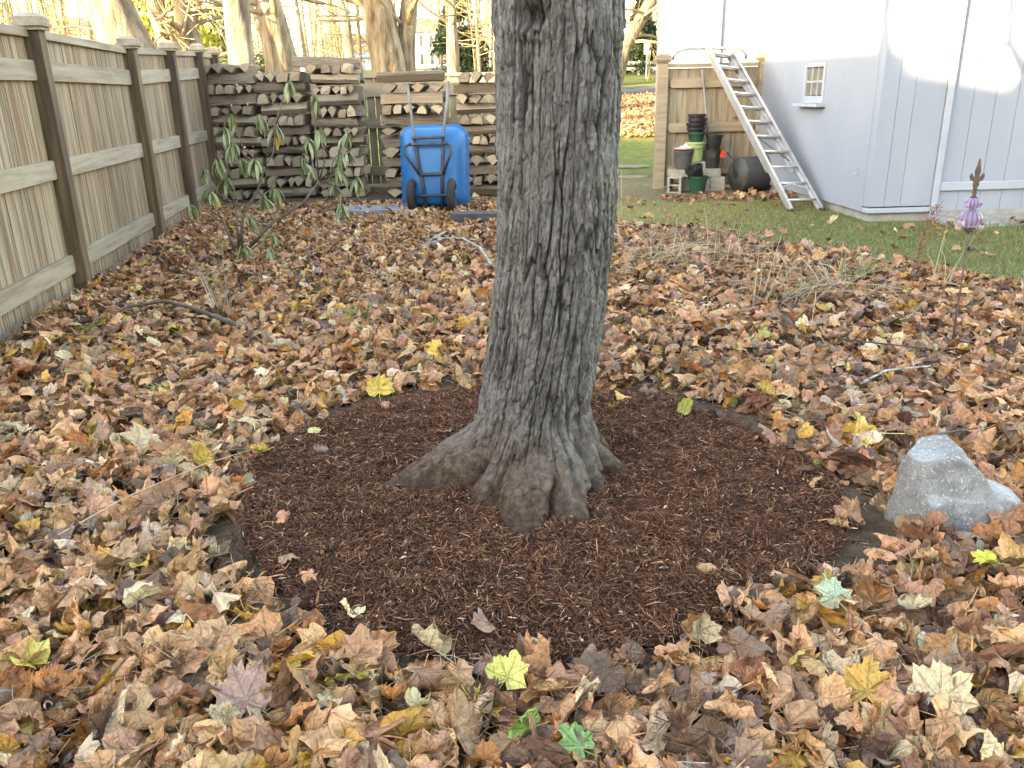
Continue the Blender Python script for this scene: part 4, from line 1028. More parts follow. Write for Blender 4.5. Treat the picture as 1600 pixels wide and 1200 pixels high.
# front: planked wall, door of planks with trim and strap
x = 0.0
for k, w in enumerate((.17, .17, .32)):
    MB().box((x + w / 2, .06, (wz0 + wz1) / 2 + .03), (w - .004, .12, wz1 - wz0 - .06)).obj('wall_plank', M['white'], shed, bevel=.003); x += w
MB().box((.33, .052, wz0 + .022), (.66, .124, .05)).obj('skirting_board', M['trim'], shed, bevel=.004)
MB().box((.70, .035, 1.37), (.07, .09, 2.72)).obj('door_frame', M['trim'], shed, bevel=.004)
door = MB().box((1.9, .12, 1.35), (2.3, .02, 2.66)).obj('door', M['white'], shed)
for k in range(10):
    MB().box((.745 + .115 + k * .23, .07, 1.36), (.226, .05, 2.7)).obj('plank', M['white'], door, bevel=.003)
MB().box((1.55, .028, .345), (1.60, .03, .085)).obj('strap_hinge', M['trim'], door, bevel=.006)
MB().tube([(.735, .02, .27), (.735, .02, .42)], .014, 8).obj('hinge_pin', M['trim'], door)
MB().box((1.42, .035, 1.78), (.02, .02, .07)).obj('hook', M['steel'], door)
MB().box((-.012, .30, .50), (.024, .02, .07)).box((-.02, .325, .47), (.01, .05, .012)).obj('hook', M['trim'], shed)
# foundation, ramp
MB().box((SWd / 2 + .03, SD / 2 + .03, -.06), (SWd - .02, SD - .02, .32)).obj('foundation', M['concrete'], shed)
MB().box((2.2, -.42, -.02), (3.0, .85, .06), Matrix.Rotation(R(5), 3, 'X')).obj('ramp', M['concrete'], shed)
# window
fr = MB()
y0, y1, z0, z1 = win; ym = (y0 + y1) / 2
for c, d in (((.02, y0 + .025, (z0 + z1) / 2), (.07, .05, z1 - z0)), ((.02, y1 - .025, (z0 + z1) / 2), (.07, .05, z1 - z0)), ((.022, ym, z1 - .02), (.066, y1 - y0 - .1, .04)), ((.022, ym, z0 + .04), (.066, y1 - y0 - .1, .08))): fr.box(c, d)
wo = fr.obj('window', M['trim'], shed, bevel=.003)
MB().box((-.03, ym, z0 - .02), (.16, y1 - y0 + .12, .035)).obj('sill', M['trim'], wo, bevel=.004)
iw = (y1 - y0 - .10) / 3; zc0, zc1 = z0 + .08, z1 - .04
for k in (1, 2): MB().box((.01, y0 + .05 + k * iw, (zc0 + zc1) / 2), (.03, .02, zc1 - zc0)).obj('glazing_bar', M['trim'], wo)
MB().box((.012, ym, (zc0 + zc1) / 2), (.034, y1 - y0 - .10, .022)).obj('glazing_bar', M['trim'], wo)
for k in range(3):
    for q in (0, 1):
        hh = (zc1 - zc0) / 2
        MB().box((.012, y0 + .05 + (k + .5) * iw, zc0 + (q + .5) * hh), (.006, iw - .02, hh - .022)).obj('pane', M['pane'], wo)
# roof
mb = MB(); rx = SWd / 2
for s in (-1, 1):
    p0 = (rx + s * (rx + .25), 2.55); p1 = (rx, 3.9)
    v = [(p0[0], -.25, p0[1] + .13), (p0[0], SD + .3, p0[1] + .13), (p1[0], SD + .3, p1[1] + .13), (p1[0], -.25, p1[1] + .13)]
    v += [(a, b, c - .06) for a, b, c in v]
    mb.add(v, [(0, 1, 2, 3), (7, 6, 5, 4), (0, 4, 5, 1), (1, 5, 6, 2), (3, 2, 6, 7), (0, 3, 7, 4)])
mb.obj('roof', M['roof'], shed)
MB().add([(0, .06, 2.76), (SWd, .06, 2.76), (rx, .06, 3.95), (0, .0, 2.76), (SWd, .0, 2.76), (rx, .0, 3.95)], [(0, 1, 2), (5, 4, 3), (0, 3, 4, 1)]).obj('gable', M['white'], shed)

# sunlit building beyond
b2 = empty('white_house', (4.25, 18.0, .3), 'sunlit white house wall beyond the fence panel', 'house', rz=R(2))
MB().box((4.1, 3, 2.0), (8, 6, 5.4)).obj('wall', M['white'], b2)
MB().box((.06, -.01, 2.0), (.14, .14, 5.4)).obj('corner_board', M['siding'], b2)
mb = MB()
mb.add([(-.4, -.4, 4.7), (8.6, -.4, 4.7), (8.6, 3, 6.8), (-.4, 3, 6.8), (-.4, 6.4, 4.7), (8.6, 6.4, 4.7)], [(0, 1, 2, 3), (3, 2, 5, 4)]); mb.obj('roof', M['roof'], b2)

# ================================================================== LADDER
F0, F1 = Vector((3.20, 9.40, .02)), Vector((3.58, 9.44, .02)); T0, T1 = Vector((2.71, 11.92, 1.91)), Vector((3.06, 11.92, 1.85))
ld = empty('extension_ladder', ((F0 + F1) / 2), 'aluminium extension ladder leaning on the fence panel by the shed', 'ladder'); base = Vector(ld.location)
dirv = (T0 - F0).normalized(); side = (F1 - F0).normalized(); nrm = side.cross(dirv).normalized()
if nrm.y > 0: nrm = -nrm
def channel(a, b, inward, name):
    mb = MB(); ax = (b - a).normalized(); mid = (a + b) / 2 - base; L = (b - a).length
    rot = Matrix((inward, nrm, ax)).transposed()
    mb.box(mid, (.006, .075, L), rot)
    for s in (-1, 1): mb.box(mid + nrm * (s * .037) + inward * .014, (.03, .006, L), rot)
    return mb.obj(name, M['alu'], ld)
rd = (T1 - F1).normalized()
channel(F0, T0, side, 'rail'); channel(F1, T1, -side, 'rail')
off = nrm * -.062
channel(F0 + dirv * .75 + off + side * .02, T0 + off + side * .02 - dirv * .02, side, 'fly_rail'); channel(F1 + rd * .75 + off - side * .02, T1 + off - side * .02 - rd * .02, -side, 'fly_rail')
for k in range(11):
    t = .055 + k * .089
    a = F0.lerp(T0, t) - base; b = F1.lerp(T1, t) - base
    MB().tube([a + side * .01, b - side * .01], .0165, 8).obj('rung', M['alu'], ld, True)
    if k > 2: MB().tube([a + off + side * .03 + dirv * .05, b + off - side * .03 + dirv * .05], .0165, 8).obj('fly_rung', M['alu'], ld, True)
for t in (.97, .88, .80):
    a = F0.lerp(T0, t) - base + off * 1.4; b = F1.lerp(T1, t) - base + off * 1.4
    tag(MB().box((a + b) / 2, ((b - a).length - .06, .03, .03)).obj('stay', M['orange'], ld), 'orange cross stay')
a = F0.lerp(T0, .055) - base; b = F1.lerp(T1, .055) - base; c = F0.lerp(T0, .144) - base; d = F1.lerp(T1, .144) - base
m_ = (c + d) / 2
MB().tube([F0.lerp(T0, .11) - base, m_ - dirv * .01], .007, 5).tube([F1.lerp(T1, .11) - base, m_ - dirv * .01], .007, 5).obj('brace', M['alu'], ld)
for P_ in (F0, F1): MB().box(P_ - base - Vector((0, 0, .0)), (.05, .09, .03)).obj('foot', M['tyre'], ld)
# stand-off bar: a tube bent down at both ends, across the top
tz = (T0 + T1) / 2 - base + Vector((0, .12, -.02))
pts = [tz + Vector(p) for p in ((-.57, .1, -.13), (-.55, .08, -.06), (-.49, .04, -.01), (-.40, .0, .015), (.30, 0, .0), (.38, .03, -.02), (.43, .06, -.07), (.44, .08, -.13))]
MB().tube(pts, .022, 10).obj('stand_off_bar', M['alu'], ld, True)
rp = [F0.lerp(T0, .62) - base, F0.lerp(T0, .5) - base + Vector((.03, -.05, -.06)), F0.lerp(T0, .40).lerp(F1.lerp(T1, .40), .3) - base + Vector((0, -.04, -.03)), F1.lerp(T1, .28) - base + Vector((-.05, -.02, -.02))]
MB().tube(rp, .006, 5).obj('rope', M['rope'], ld, True)

# ================================================================== POTS, BLOCKS, SHOVEL, ROLLER
def cblock(x, y, z, rz, label, d=(.39, .19, .19), half_=False):
    w = d[0] * (.5 if half_ else 1); mb = MB()
    t = .032
    mb.box((0, -d[1] / 2 + t / 2, 0), (w, t, d[2])); mb.box((0, d[1] / 2 - t / 2, 0), (w, t, d[2]))
    for xx in ((-w / 2 + t / 2, 0, w / 2 - t / 2) if not half_ else (-w / 2 + t / 2, w / 2 - t / 2)): mb.box((xx, 0, 0), (t, d[1] - 2 * t, d[2] - .002))
    o = mb.obj('concrete_block', M['block'], None, bevel=.004); o.location = (x, y, z); o.rotation_euler = (0, 0, rz)
    return tag(o, label, 'block', 'concrete blocks under the plant pots')
o = cblock(2.33, 11.60, .097, .35, 'hollow concrete block at the left foot of the pot pile'); o.rotation_euler = (0, R(90), 1.2)
o.scale = (.55, 1.0, 1.3); o.location.z = .108
cblock(2.52, 11.80, .097, .05, 'concrete block low down behind the dark green bucket', half_=True)
cblock(2.92, 11.72, .097, .0, 'half concrete block standing right of the dark green bucket', half_=True)
cblock(2.74, 11.78, .097, .0, 'concrete block behind the dark green bucket on its right side', half_=True)
cblock(2.45, 11.76, .25, .1, 'flat concrete block under the grey pot', (.36, .22, .10))
cblock(2.84, 11.76, .25, -.05, 'flat concrete block under the lower black pot', (.24, .22, .11))
cblock(2.62, 11.82, .30, .02, 'upright concrete block under the lime green bucket', (.3, .2, .20))
def pot(mb, r0, r1, h, z=0, rim=.012, c=(0, 0), n=26, rot=None):
    mb.lathe([(r0, 0), (r1, h - .03), (r1 + rim, h - .028), (r1 + rim, h), (r1 - .004, h), (r0 - .008, .02), (.001, .02)], (c[0], c[1], z), n, True, False, rot); return mb
def mkpot(name, loc, r0, r1, h, m, label, cat='pot', rot=None):
    o = pot(MB(), r0, r1, h).obj(name, M[m], None, True); o.location = loc
    if rot: o.rotation_euler = rot
    md = o.modifiers.new('e', 'EDGE_SPLIT'); md.split_angle = R(40)
    return tag(o, label, cat)
mkpot('plant_pot', (2.45, 11.74, .302), .098, .128, .25, 'greypl', 'dark grey plant pot with a pink tray on top')
o = MB().lathe([(.09, 0), (.135, .012), (.14, .035), (.125, .035), (.118, .016), (.001, .016)], (0, 0, 0), 26).obj('pink_tray', M['pink'], None, True); o.location = (2.45, 11.74, .556); tag(o, 'pink round tray lying on the grey plant pot', 'tray')
mb = MB()
ng = 14; gv = [((i / (ng - 1) - .5) * .17, (j / (ng - 1) - .5) * .14, .022 + .045 * math.exp(-(((i / (ng - 1) - .5) / .33) ** 2 + ((j / (ng - 1) - .5) / .33) ** 2)) + .016 * mnoise.noise(Vector((i * .7, j * .7, 3)))) for i in range(ng) for j in range(ng)]
mb.add(gv, [(i * ng + j, (i + 1) * ng + j, (i + 1) * ng + j + 1, i * ng + j + 1) for i in range(ng - 1) for j in range(ng - 1)])
o = mb.obj('cloth', M['cloth'], None, True); o.location = (2.47, 11.74, .565); tag(o, 'crumpled white cloth lying in the pink tray', 'cloth'); sm = o.modifiers.new('s', 'SOLIDIFY'); sm.thickness = .004
bk = mkpot('bucket', (2.62, 11.80, .402), .105, .138, .26, 'limepl', 'lime green bucket below the stack of black pots', 'bucket')
MB().tube([(-.15 * math.cos(t), -.15 * math.sin(t) * 1.0 - .002, .215 - .045 * math.sin(t)) for t in np.linspace(0, math.pi, 12)], .004, 5).obj('bail', M['steel'], bk, True)
z = .64
for k in range(5):
    mkpot('plant_pot', (2.62 + rnd.uniform(-.01, .01), 11.80, z), .088, .108 + .006 * (2 - abs(2 - k)), .15, 'greenpl' if k == 0 else 'blackpl', f'black nested pot, {ORD[k]} from the bottom, above the lime bucket' if k else 'dark green nested pot just above the lime bucket'); z += .058 if k else .06
mkpot('plant_pot', (2.85, 11.74, .307), .09, .118, .24, 'blackpl', 'lower black pot with a red tag right of the lime bucket')
tg = MB().box((0, 0, 0), (.065, .004, .10)).obj('plant_tag', M['red'], None); tg.location = (2.965, 11.63, .50); tg.rotation_euler = (0, .25, .2); tag(tg, 'red plant tag stuck at the lower black pot', 'tag')
mkpot('plant_pot', (2.855, 11.75, .515), .082, .108, .24, 'blackpl', 'upper black pot set inside the tagged black pot', rot=(0, .05, 0))
mkpot('bucket', (2.60, 11.45, .0), .098, .125, .23, 'greenpl', 'dark green bucket on the ground before the blocks', 'bucket')
mkpot('plant_pot', (2.575, 11.45, .17), .075, .10, .17, 'blackpl', 'lower tilted black pot inside the dark green bucket', rot=(.15, -.35, 0))
mkpot('plant_pot', (2.60, 11.45, .21), .075, .10, .16, 'blackpl', 'upper tilted black pot inside the dark green bucket', rot=(.2, -.42, 0))
sh = empty('long_handled_tool', (2.92, 11.93, .0), 'long grey tool handle leaning upright against the fence panel', 'tool')
MB().tube([(0, 0, .05), (-.22, .06, 1.6)], .016, 8).obj('handle', M['galv'], sh, True); MB().box((.0, -.0, .08), (.16, .02, .22)).obj('blade', M['steel'], sh, bevel=.004)
ro = empty('lawn_roller', (3.16, 11.45, .235), 'black drum lawn roller lying beside the shed under the ladder', 'roller', rz=R(20))
rot = Matrix.Rotation(R(90), 3, 'Y')
MB().lathe([(.02, 0), (.16, .0), (.165, .012), (.215, .012), (.235, .04), (.235, .82), (.215, .85), (.02, .85)], (-.05, 0, 0), 36, True, True, rot).obj('drum', M['drum'], ro, True)
for x in (-.085, .83): MB().lathe([(.03, 0), (.03, .05)], (x, 0, 0), 12, True, True, rot).obj('axle', M['steel'], ro)
MB().tube([(-.08, 0, 0), (-.13, -.02, .2), (-.12, .1, .26), (.0, .3, .27)], .012, 6).obj('yoke', M['steel'], ro, True)
MB().tube([(.45, -.15, .08), (.20, -.05, .45), (.06, .05, .66), (.05, .05, .78)], .014, 7).obj('handle', M['rust'], ro, True)
MB().tube([(.08, .05, .77), (-.13, .02, .74)], .017, 7).obj('grip', M['rust'], ro, True)

# ================================================================== GARDEN STAKE
fs_ = empty('garden_stake', (2.38, 4.22, 0), 'thin metal garden stake with purple glass balls and a fleur finial', 'garden stake')
MB().tube([(0, 0, -.05), (-.004, 0, .3), (-.012, 0, .64)], .0055, 6).obj('rod', M['rust'], fs_, True)
def ball(zc, rx_, rz_, nm, cup=False):
    ribs = 28; vsb = []; nv_ = 18; nu_ = 84; mb = MB()
    for j in range(nv_ + 1):
        th = math.pi * (j / nv_) ; r_ = rx_ * max(.12, math.sin(th)) ; zz = -math.cos(th) * rz_
        for i in range(nu_):
            a = 2 * math.pi * i / nu_; k = 1 + .035 * math.cos(a * 14)
            vsb.append((r_ * k * math.cos(a), r_ * k * math.sin(a), zz))
    fs = [(j * nu_ + i, j * nu_ + (i + 1) % nu_, (j + 1) * nu_ + (i + 1) % nu_, (j + 1) * nu_ + i) for j in range(nv_) for i in range(nu_)]
    mb.add(vsb, fs); o = mb.obj(nm, M['purple'], fs_, True); o.location = (-.014, 0, zc); return o
ball(.69, .056, .052, 'glass_ball'); ball(.772, .042, .030, 'glass_ball')
MB().lathe([(.006, .62), (.02, .632), (.03, .65), (.024, .655)], (-.014, 0, 0), 16).obj('cup', M['rust'], fs_, True)
MB().lathe([(.006, .79), (.018, .80), (.008, .81), (.013, .822), (.007, .83), (.012, .842), (.006, .852)], (-.014, 0, 0), 14).obj('collar', M['rust'], fs_, True)
poly = [(0, .99), (.008, .955), (.014, .93), (.008, .905), (.016, .90), (.03, .92), (.036, .905), (.028, .885), (.012, .878), (.014, .862), (.006, .845)]
poly = [(x - .014, z) for x, z in poly] + [(-x - .014, z) for x, z in reversed(poly[1:])]
n_ = len(poly); mb = MB(); mb.add([(x, -.006, z) for x, z in poly] + [(x, .006, z) for x, z in poly], [tuple(range(n_ - 1, -1, -1)), tuple(range(n_, 2 * n_))] + [(i, (i + 1) % n_, n_ + (i + 1) % n_, n_ + i) for i in range(n_)])
mb.obj('finial', M['rust'], fs_)

# ================================================================== RHODODENDRON
rh = empty('rhododendron', (-2.5, 7.5, 0), 'sparse rhododendron with drooping leaves in front of the firewood', 'shrub')
CL = [(-1.82, 7.34, 1.48), (-1.66, 7.58, 1.36), (-2.37, 7.45, 1.22), (-2.18, 7.63, 1.21), (-2.05, 7.65, 1.11), (-2.36, 7.2, 1.11), (-2.31, 7.16, .99), (-1.8, 7.82, .98), (-1.6, 7.36, 1.08), (-1.37, 7.34, 1.05), (-1.9, 7.95, .8), (-1.49, 7.53, .87), (-1.46, 7.82, .86), (-2.56, 7.53, .86), (-2.39, 7.66, .82), (-2.15, 7.27, .86), (-2.55, 7.66, .67), (-2.98, 7.84, .42), (-1.51, 7.57, .74), (-1.58, 7.74, .59), (-1.37, 7.69, .64), (-1.43, 7.2, .46), (-2.16, 7.76, .58), (-2.22, 7.62, .51), (-2.07, 7.2, .24), (-2.25, 6.95, .16), (-2.02, 6.9, .14), (-2.34, 7.53, .35), (-2.76, 7.72, .76), (-1.8, 7.85, .74), (-2.62, 7.4, .60)]
base = Vector((-2.5, 7.5, 0))
ND = [Vector(p) for p in ((-2.58, 7.5, .32), (-2.45, 7.5, .46), (-2.25, 7.55, .57), (-2.15, 7.5, .78), (-1.86, 7.6, .45), (-1.7, 7.6, .64), (-2.12, 7.45, .30))]
seg = [[(0, 0, 0), ND[0] - base], [(.02, .02, 0), ND[1] - base], [(.04, 0, 0), ND[1] - base + Vector((.05, 0, -.1)), ND[2] - base, ND[3] - base], [(.05, -.02, 0), ND[6] - base, ND[4] - base, ND[5] - base]]
mb = MB()
for s in seg: mb.tube(s, [.016 - .007 * i / (len(s) - 1) for i in range(len(s))], 6)
rr_ = random.Random(4)
for c in CL:
    c = Vector(c); cand = [nn_ for nn_ in ND if nn_.z < c.z + .05] or [base]
    q = min(cand, key=lambda nn_: (nn_ - c).length); mid = (q + c) / 2 + Vector((rr_.uniform(-.05, .05), rr_.uniform(-.05, .05), -.06))
    mb.tube([q - base, mid - base, c - base], [.008, .006, .004], 5)
mb.obj('stem', M['stem'], rh, True)
def rleaf():
    mb = MB(); L = 1.0; pr = [(0, .02), (.12, .07), (.35, .15), (.6, .16), (.82, .11), (1.0, .0)]
    vs = []
    for t, w in pr:
        z = -.25 * t * t
        vs += [(-w, t * .97, z + w * .55), (0, t * .97, z), (w, t * .97, z + w * .55)]
    fs = []
    for i in range(len(pr) - 1):
        for k in (0, 1): fs.append((i * 3 + k, i * 3 + k + 1, i * 3 + k + 4, i * 3 + k + 3))
    mb.add(vs, fs); return mb
M['rhleaf'] = pm('rhododendron_leaf', [(.3, (.16, .185, .075)), (.6, (.26, .285, .13)), (.8, (.38, .39, .21))], 2.5, rough=.42, bump=.1, rv=.35, spec=.5)
M['rhold'] = pm('rhododendron_old_leaf', [(.3, (.5, .24, .03)), (.7, (.6, .33, .05))], 3, rough=.5, bump=.1, rv=.1)
rme = rleaf().mesh('leaf', M['rhleaf'], True); rme2 = rleaf().mesh('leaf', M['rhold'], True)
tot = 0
for i, c in enumerate(CL):
    for k in range(rr_.randint(8, 11)):
        if tot >= 298: break
        o = link('leaf', rme2 if (i in (2, 4, 5) and k == 0) else rme, rh); tot += 1
        o.location = Vector(c) - base + Vector((rr_.gauss(0, .012), rr_.gauss(0, .012), rr_.gauss(0, .015)))
        s = rr_.uniform(.11, .185); o.scale = (s * rr_.uniform(.5, .8), s, s)
        o.rotation_euler = (-rr_.uniform(.7, 1.45), rr_.uniform(-.3, .3), k * 2.4 + rr_.uniform(-.4, .4)); o.rotation_mode = 'XYZ'

# ================================================================== DRY STEMS, CLUMPS, STICKS
def clump(name, loc, n, h, spread, cols, label, cat, seed, lean=(0, 0), w=.004, droop=.5):
    r = random.Random(seed); mb = MB(); P = []; C = []; F = []
    for i in range(n):
        a = r.uniform(0, 6.28); q = Vector((r.gauss(0, spread * .35), r.gauss(0, spread * .35), 0)); hh = h * r.uniform(.5, 1.15)
        d = Vector((math.cos(a) * r.uniform(.05, droop) + lean[0], math.sin(a) * r.uniform(.05, droop) + lean[1], 1)); dr = r.uniform(0, droop) * 1.2
        s = Vector((-math.sin(a), math.cos(a), 0)) * w * r.uniform(.7, 1.4); c = r.choice(cols); f = r.uniform(.8, 1.2); b = len(P)
        for k in range(5):
            t = k / 4; p = q + d * (hh * t) + Vector((math.cos(a), math.sin(a), 0)) * (dr * hh * t * t) - Vector((0, 0, dr * hh * t * t * .75))
            p.z = max(p.z, .015)
            ww = 1 - .8 * t
            P += [p - s * ww, p + s * ww, p + Vector((0, 0, s.length * ww)) + Vector((s.y, -s.x, 0)) * .5]; C += [tuple(v * f for v in c)] * 3
        for k in range(4):
            o_ = b + k * 3
            for e in range(3): F.append((o_ + e, o_ + (e + 1) % 3, o_ + 3 + (e + 1) % 3, o_ + 3 + e))
    o = link(name, np_mesh(name, np.array([tuple(p) for p in P]), np.array(F), M['grass'], np.array(C))); o.location = loc
    return tag(o, label, cat)
STR = [(.5, .4, .25), (.42, .32, .19), (.58, .5, .34), (.34, .25, .15)]; GRN = [(.16, .26, .06), (.24, .34, .09), (.32, .36, .12)]
clump('daylily_clump', (2.45, 5.75, .02), 26, .30, .16, GRN + STR[:1], 'green daylily leaves sprouting among the straw at the lawn edge', 'plant', 1, w=.010, droop=.7)
clump('dry_grass', (2.2, 5.45, .02), 90, .42, .35, STR, 'straw tangle right below the green daylily leaves', 'dry grass', 2, (-.25, -.15), droop=1.2)
clump('dry_grass', (1.75, 5.2, .02), 40, .45, .3, STR, 'loose straw stems between the trunk and the daylily leaves', 'dry grass', 3, (.3, -.1), droop=1.1)
clump('dry_grass', (1.15, 6.5, .02), 90, .42, .4, STR, 'dense straw tangle just beside the trunk edge', 'dry grass', 4, (.35, 0), droop=1.2)
clump('dry_grass', (1.7, 6.6, .02), 60, .4, .4, STR, 'straw tangle in the brush heap before the moss', 'dry grass', 5, (.2, 0), droop=1.2)
clump('dry_grass', (1.6, 7.6, .03), 110, .26, .6, [(.3, .2, .12), (.22, .15, .1), (.42, .32, .2)], 'brown brush heap at the edge of the mossy lawn', 'dry grass', 6, (.2, 0), droop=1.8)
clump('dry_stems', (3.36, 5.2, .02), 9, .34, .06, [(.62, .58, .45)], 'pale cut stems at the right edge of the picture', 'dry stems', 7, droop=.08)
clump('dry_stems', (2.95, 5.5, .02), 8, .42, .12, [(.55, .5, .34)], 'few pale bent grass stems near the garden stake', 'dry stems', 8, (.15, 0), droop=.5)
clump('dry_stems', (-1.92, 5.2, .02), 9, .62, .12, [(.55, .43, .3), (.62, .5, .36)], 'tall straw stems before the rhododendron', 'dry stems', 9, (-.1, .1), droop=.3)
clump('dry_stems', (-1.3, 5.3, .02), 4, .65, .05, [(.2, .14, .1)], 'dark upright dead stems left of the trunk', 'dry stems', 10, droop=.1)
clump('dry_stems', (-.95, 5.9, .02), 4, .55, .1, [(.45, .35, .24)], 'thin pale upright stems nearest the trunk', 'dry stems', 11, droop=.1)
clump('weed_tuft', (-.95, 5.0, .03), 22, .12, .1, GRN, 'small green weed tuft in the litter left of the trunk', 'weed', 12, w=.006, droop=.9)
clump('weed_tuft', (-.42, 4.75, .03), 18, .09, .12, GRN, 'low green weed tuft close behind the left of the trunk', 'weed', 13, w=.006, droop=.9)
clump('weed_tuft', (-1.65, 3.75, .03), 22, .07, .09, GRN, 'mossy green tuft in the left litter', 'weed', 14, w=.006, droop=1.1)
clump('weed_tuft', (-2.55, 4.9, .03), 18, .08, .1, GRN, 'green tuft near the foot of the left fence', 'weed', 15, w=.005, droop=1.)
clump('weed_tuft', (1.3, 2.6, .01), 30, .06, .14, [(.12, .16, .06), (.22, .22, .12), (.3, .26, .16)], 'thin grass tuft on bare soil beside the boulder', 'weed', 16, w=.002, droop=1.3)
# reddish seed plant by the lawn
sp_ = empty('seed_plant', (2.78, 5.55, 0), 'dried reddish brown seed plant in front of the shed', 'plant')
mb = MB(); mb.tube([(0, 0, 0), (.03, .02, .3), (.08, .03, .55)], [.005, .004, .002], 5)
for k in range(9): mb.tube([(.03 + k * .006, .02, .25 + k * .033), (.03 + k * .006 + rr_.uniform(-.09, .12), rr_.uniform(-.05, .05), .3 + k * .04)], [.0025, .001], 4)
mb.obj('stem', M['rust'], sp_)
nq = 420; P = []; F = []; C = []
for k in range(nq):
    t = rr_.random(); c = Vector((.03 + .07 * t + rr_.gauss(0, .022), .02 + rr_.gauss(0, .02), .16 + .42 * t)); s = rr_.uniform(.004, .009)
    a = Vector((rr_.gauss(0, 1), rr_.gauss(0, 1), rr_.gauss(0, 1))).normalized() * s; b = Vector((rr_.gauss(0, 1), rr_.gauss(0, 1), rr_.gauss(0, 1))).normalized() * s
    i0 = len(P); P += [c - a, c + b, c + a, c - b]; F.append((i0, i0 + 1, i0 + 2, i0 + 3)); cl = rr_.choice([(.30, .14, .07), (.22, .11, .06), (.38, .2, .11)]); C += [cl] * 4
tag(link('seed_head', np_mesh('seed_head', np.array([tuple(p) for p in P]), np.array(F), M['col'], np.array(C)), sp_), kind='stuff')
def stick(name, pts, r, m, label):
    p0 = Vector(pts[0]); mb = MB(); k = len(pts)
    mb.tube([Vector(p) - p0 for p in pts], [r * (1 - .55 * i / (k - 1)) for i in range(k)], 7); o = mb.obj(name, M[m], None, True); o.location = p0; return tag(o, label, 'stick')
stick('fallen_branch', [(-1.58, 4.74, .06), (-1.78, 4.85, .10), (-2.0, 5.03, .12), (-2.27, 5.28, .11), (-2.5, 5.22, .09), (-2.56, 4.9, .07)], .016, 'stick', 'dark bowed branch lying on the leaves near the left fence')
stick('fallen_branch', [(-.14, 6.45, .06), (-.25, 7.1, .09), (-.42, 7.55, .10), (-.6, 7.65, .09), (-.80, 7.5, .05)], .014, 'lichen', 'white lichened branch on the leaves beside the trunk')
stick('fallen_branch', [(-.75, 7.7, .06), (-.6, 8.0, .1), (-.4, 8.35, .1)], .011, 'lichen', 'short lichened twig behind the white lichened branch')
stick('fallen_branch', [(1.45, 2.75, .07), (1.62, 2.83, .11), (1.8, 2.9, .10)], .007, 'stick', 'thin dark twig behind the granite boulder')
stick('fallen_branch', [(1.55, 3.5, .05), (1.75, 3.62, .09), (2.0, 3.7, .08)], .007, 'lichen', 'pale grey stick in the litter below the garden stake')
stick('fallen_branch', [(-1.45, 2.3, .06), (-1.3, 2.48, .10), (-1.12, 2.7, .11), (-1.0, 2.9, .08)], .0022, 'straw', 'long thin straw stem slanting over the left litter')
stick('fallen_branch', [(1.75, 4.3, .05), (2.1, 3.9, .1), (2.35, 3.5, .06)], .005, 'stick', 'thin dark stem arching near the garden stake')
stick('iron_rod', [(1.13, 8.2, 0), (1.12, 8.2, .3), (1.11, 8.2, .62)], .005, 'straw', 'thin upright cane just right of the trunk')

# ================================================================== BEYOND THE FENCE
def far_tree(name, label, base_, pts, rads, crown_from, ncrown, clen, seed, group=None, mat='treebark', lev=2, cat='tree', kids=3, up=.1):
    z = zgf(base_[0], base_[1]); e = empty(name, (base_[0], base_[1], z), label, cat, group)
    mb = MB(); fine = []
    P = [Vector(p) for p in pts]; n_ = 24; sm_ = []; sr = []
    for i in range(n_ + 1):
        t = i / n_ * (len(P) - 1); k = min(int(t), len(P) - 2); f = t - k
        sm_.append(P[k].lerp(P[k + 1], f)); sr.append((rads[k] * (1 - f) + rads[k + 1] * f))
    # ridged bark: many-sided tube with noise in the radius
    vs = []; ns = 30
    for i, p in enumerate(sm_):
        for j in range(ns):
            a = 2 * math.pi * j / ns; q = sr[i] * (1 + .10 * (mnoise.noise(Vector((math.cos(a) * 4, math.sin(a) * 4, p.z * .9 + seed))))) 
            vs.append((p.x + math.cos(a) * q, p.y + math.sin(a) * q, p.z))
    mb.add(vs, [(i * ns + j, i * ns + (j + 1) % ns, (i + 1) * ns + (j + 1) % ns, (i + 1) * ns + j) for i in range(n_) for j in range(ns)])
    mb.obj('trunk', M[mat], e, True)
    rs_ = random.Random(seed); mb = MB()
    for k in range(ncrown):
        i = rs_.randint(int(n_ * crown_from), n_); a = rs_.uniform(0, 6.28)
        grow(mb, sm_[i], (math.cos(a), math.sin(a), rs_.uniform(.0, .9)), clen * rs_.uniform(.6, 1.2), sr[i] * rs_.uniform(.18, .4), lev, rs_, .65, 5, up, kids, 5, .008)
    if ncrown: mb.obj('crown', M['twig'], e, True)
    return e
far_tree('tree_beyond_fence', 'thick leaning tree with ridged bark just beyond the left fence', (-6.55, 17), [(0, 0, -.2), (-.25, 0, 1.2), (-.75, 0, 2.4), (-1.3, 0, 4), (-1.8, 0, 7)], [.62, .52, .47, .44, .36], .75, 6, 3, 1, 'trees beyond the fence')
far_tree('tree_beyond_fence', 'smooth straight pale trunk behind the first firewood stack', (-4.78, 16), [(0, 0, -.2), (0, 0, 1.5), (.05, 0, 3), (.1, 0, 8)], [.34, .235, .225, .19], .8, 6, 3, 2, 'trees beyond the fence')
far_tree('tree_beyond_fence', 'rough brown trunk just right of the smooth pale trunk', (-4.75, 19), [(0, 0, -.2), (-.05, 0, 1.7), (-.25, 0, 3.2), (-.5, 0, 8)], [.45, .36, .25, .16], .30, 14, 1.6, 3, 'trees beyond the fence')
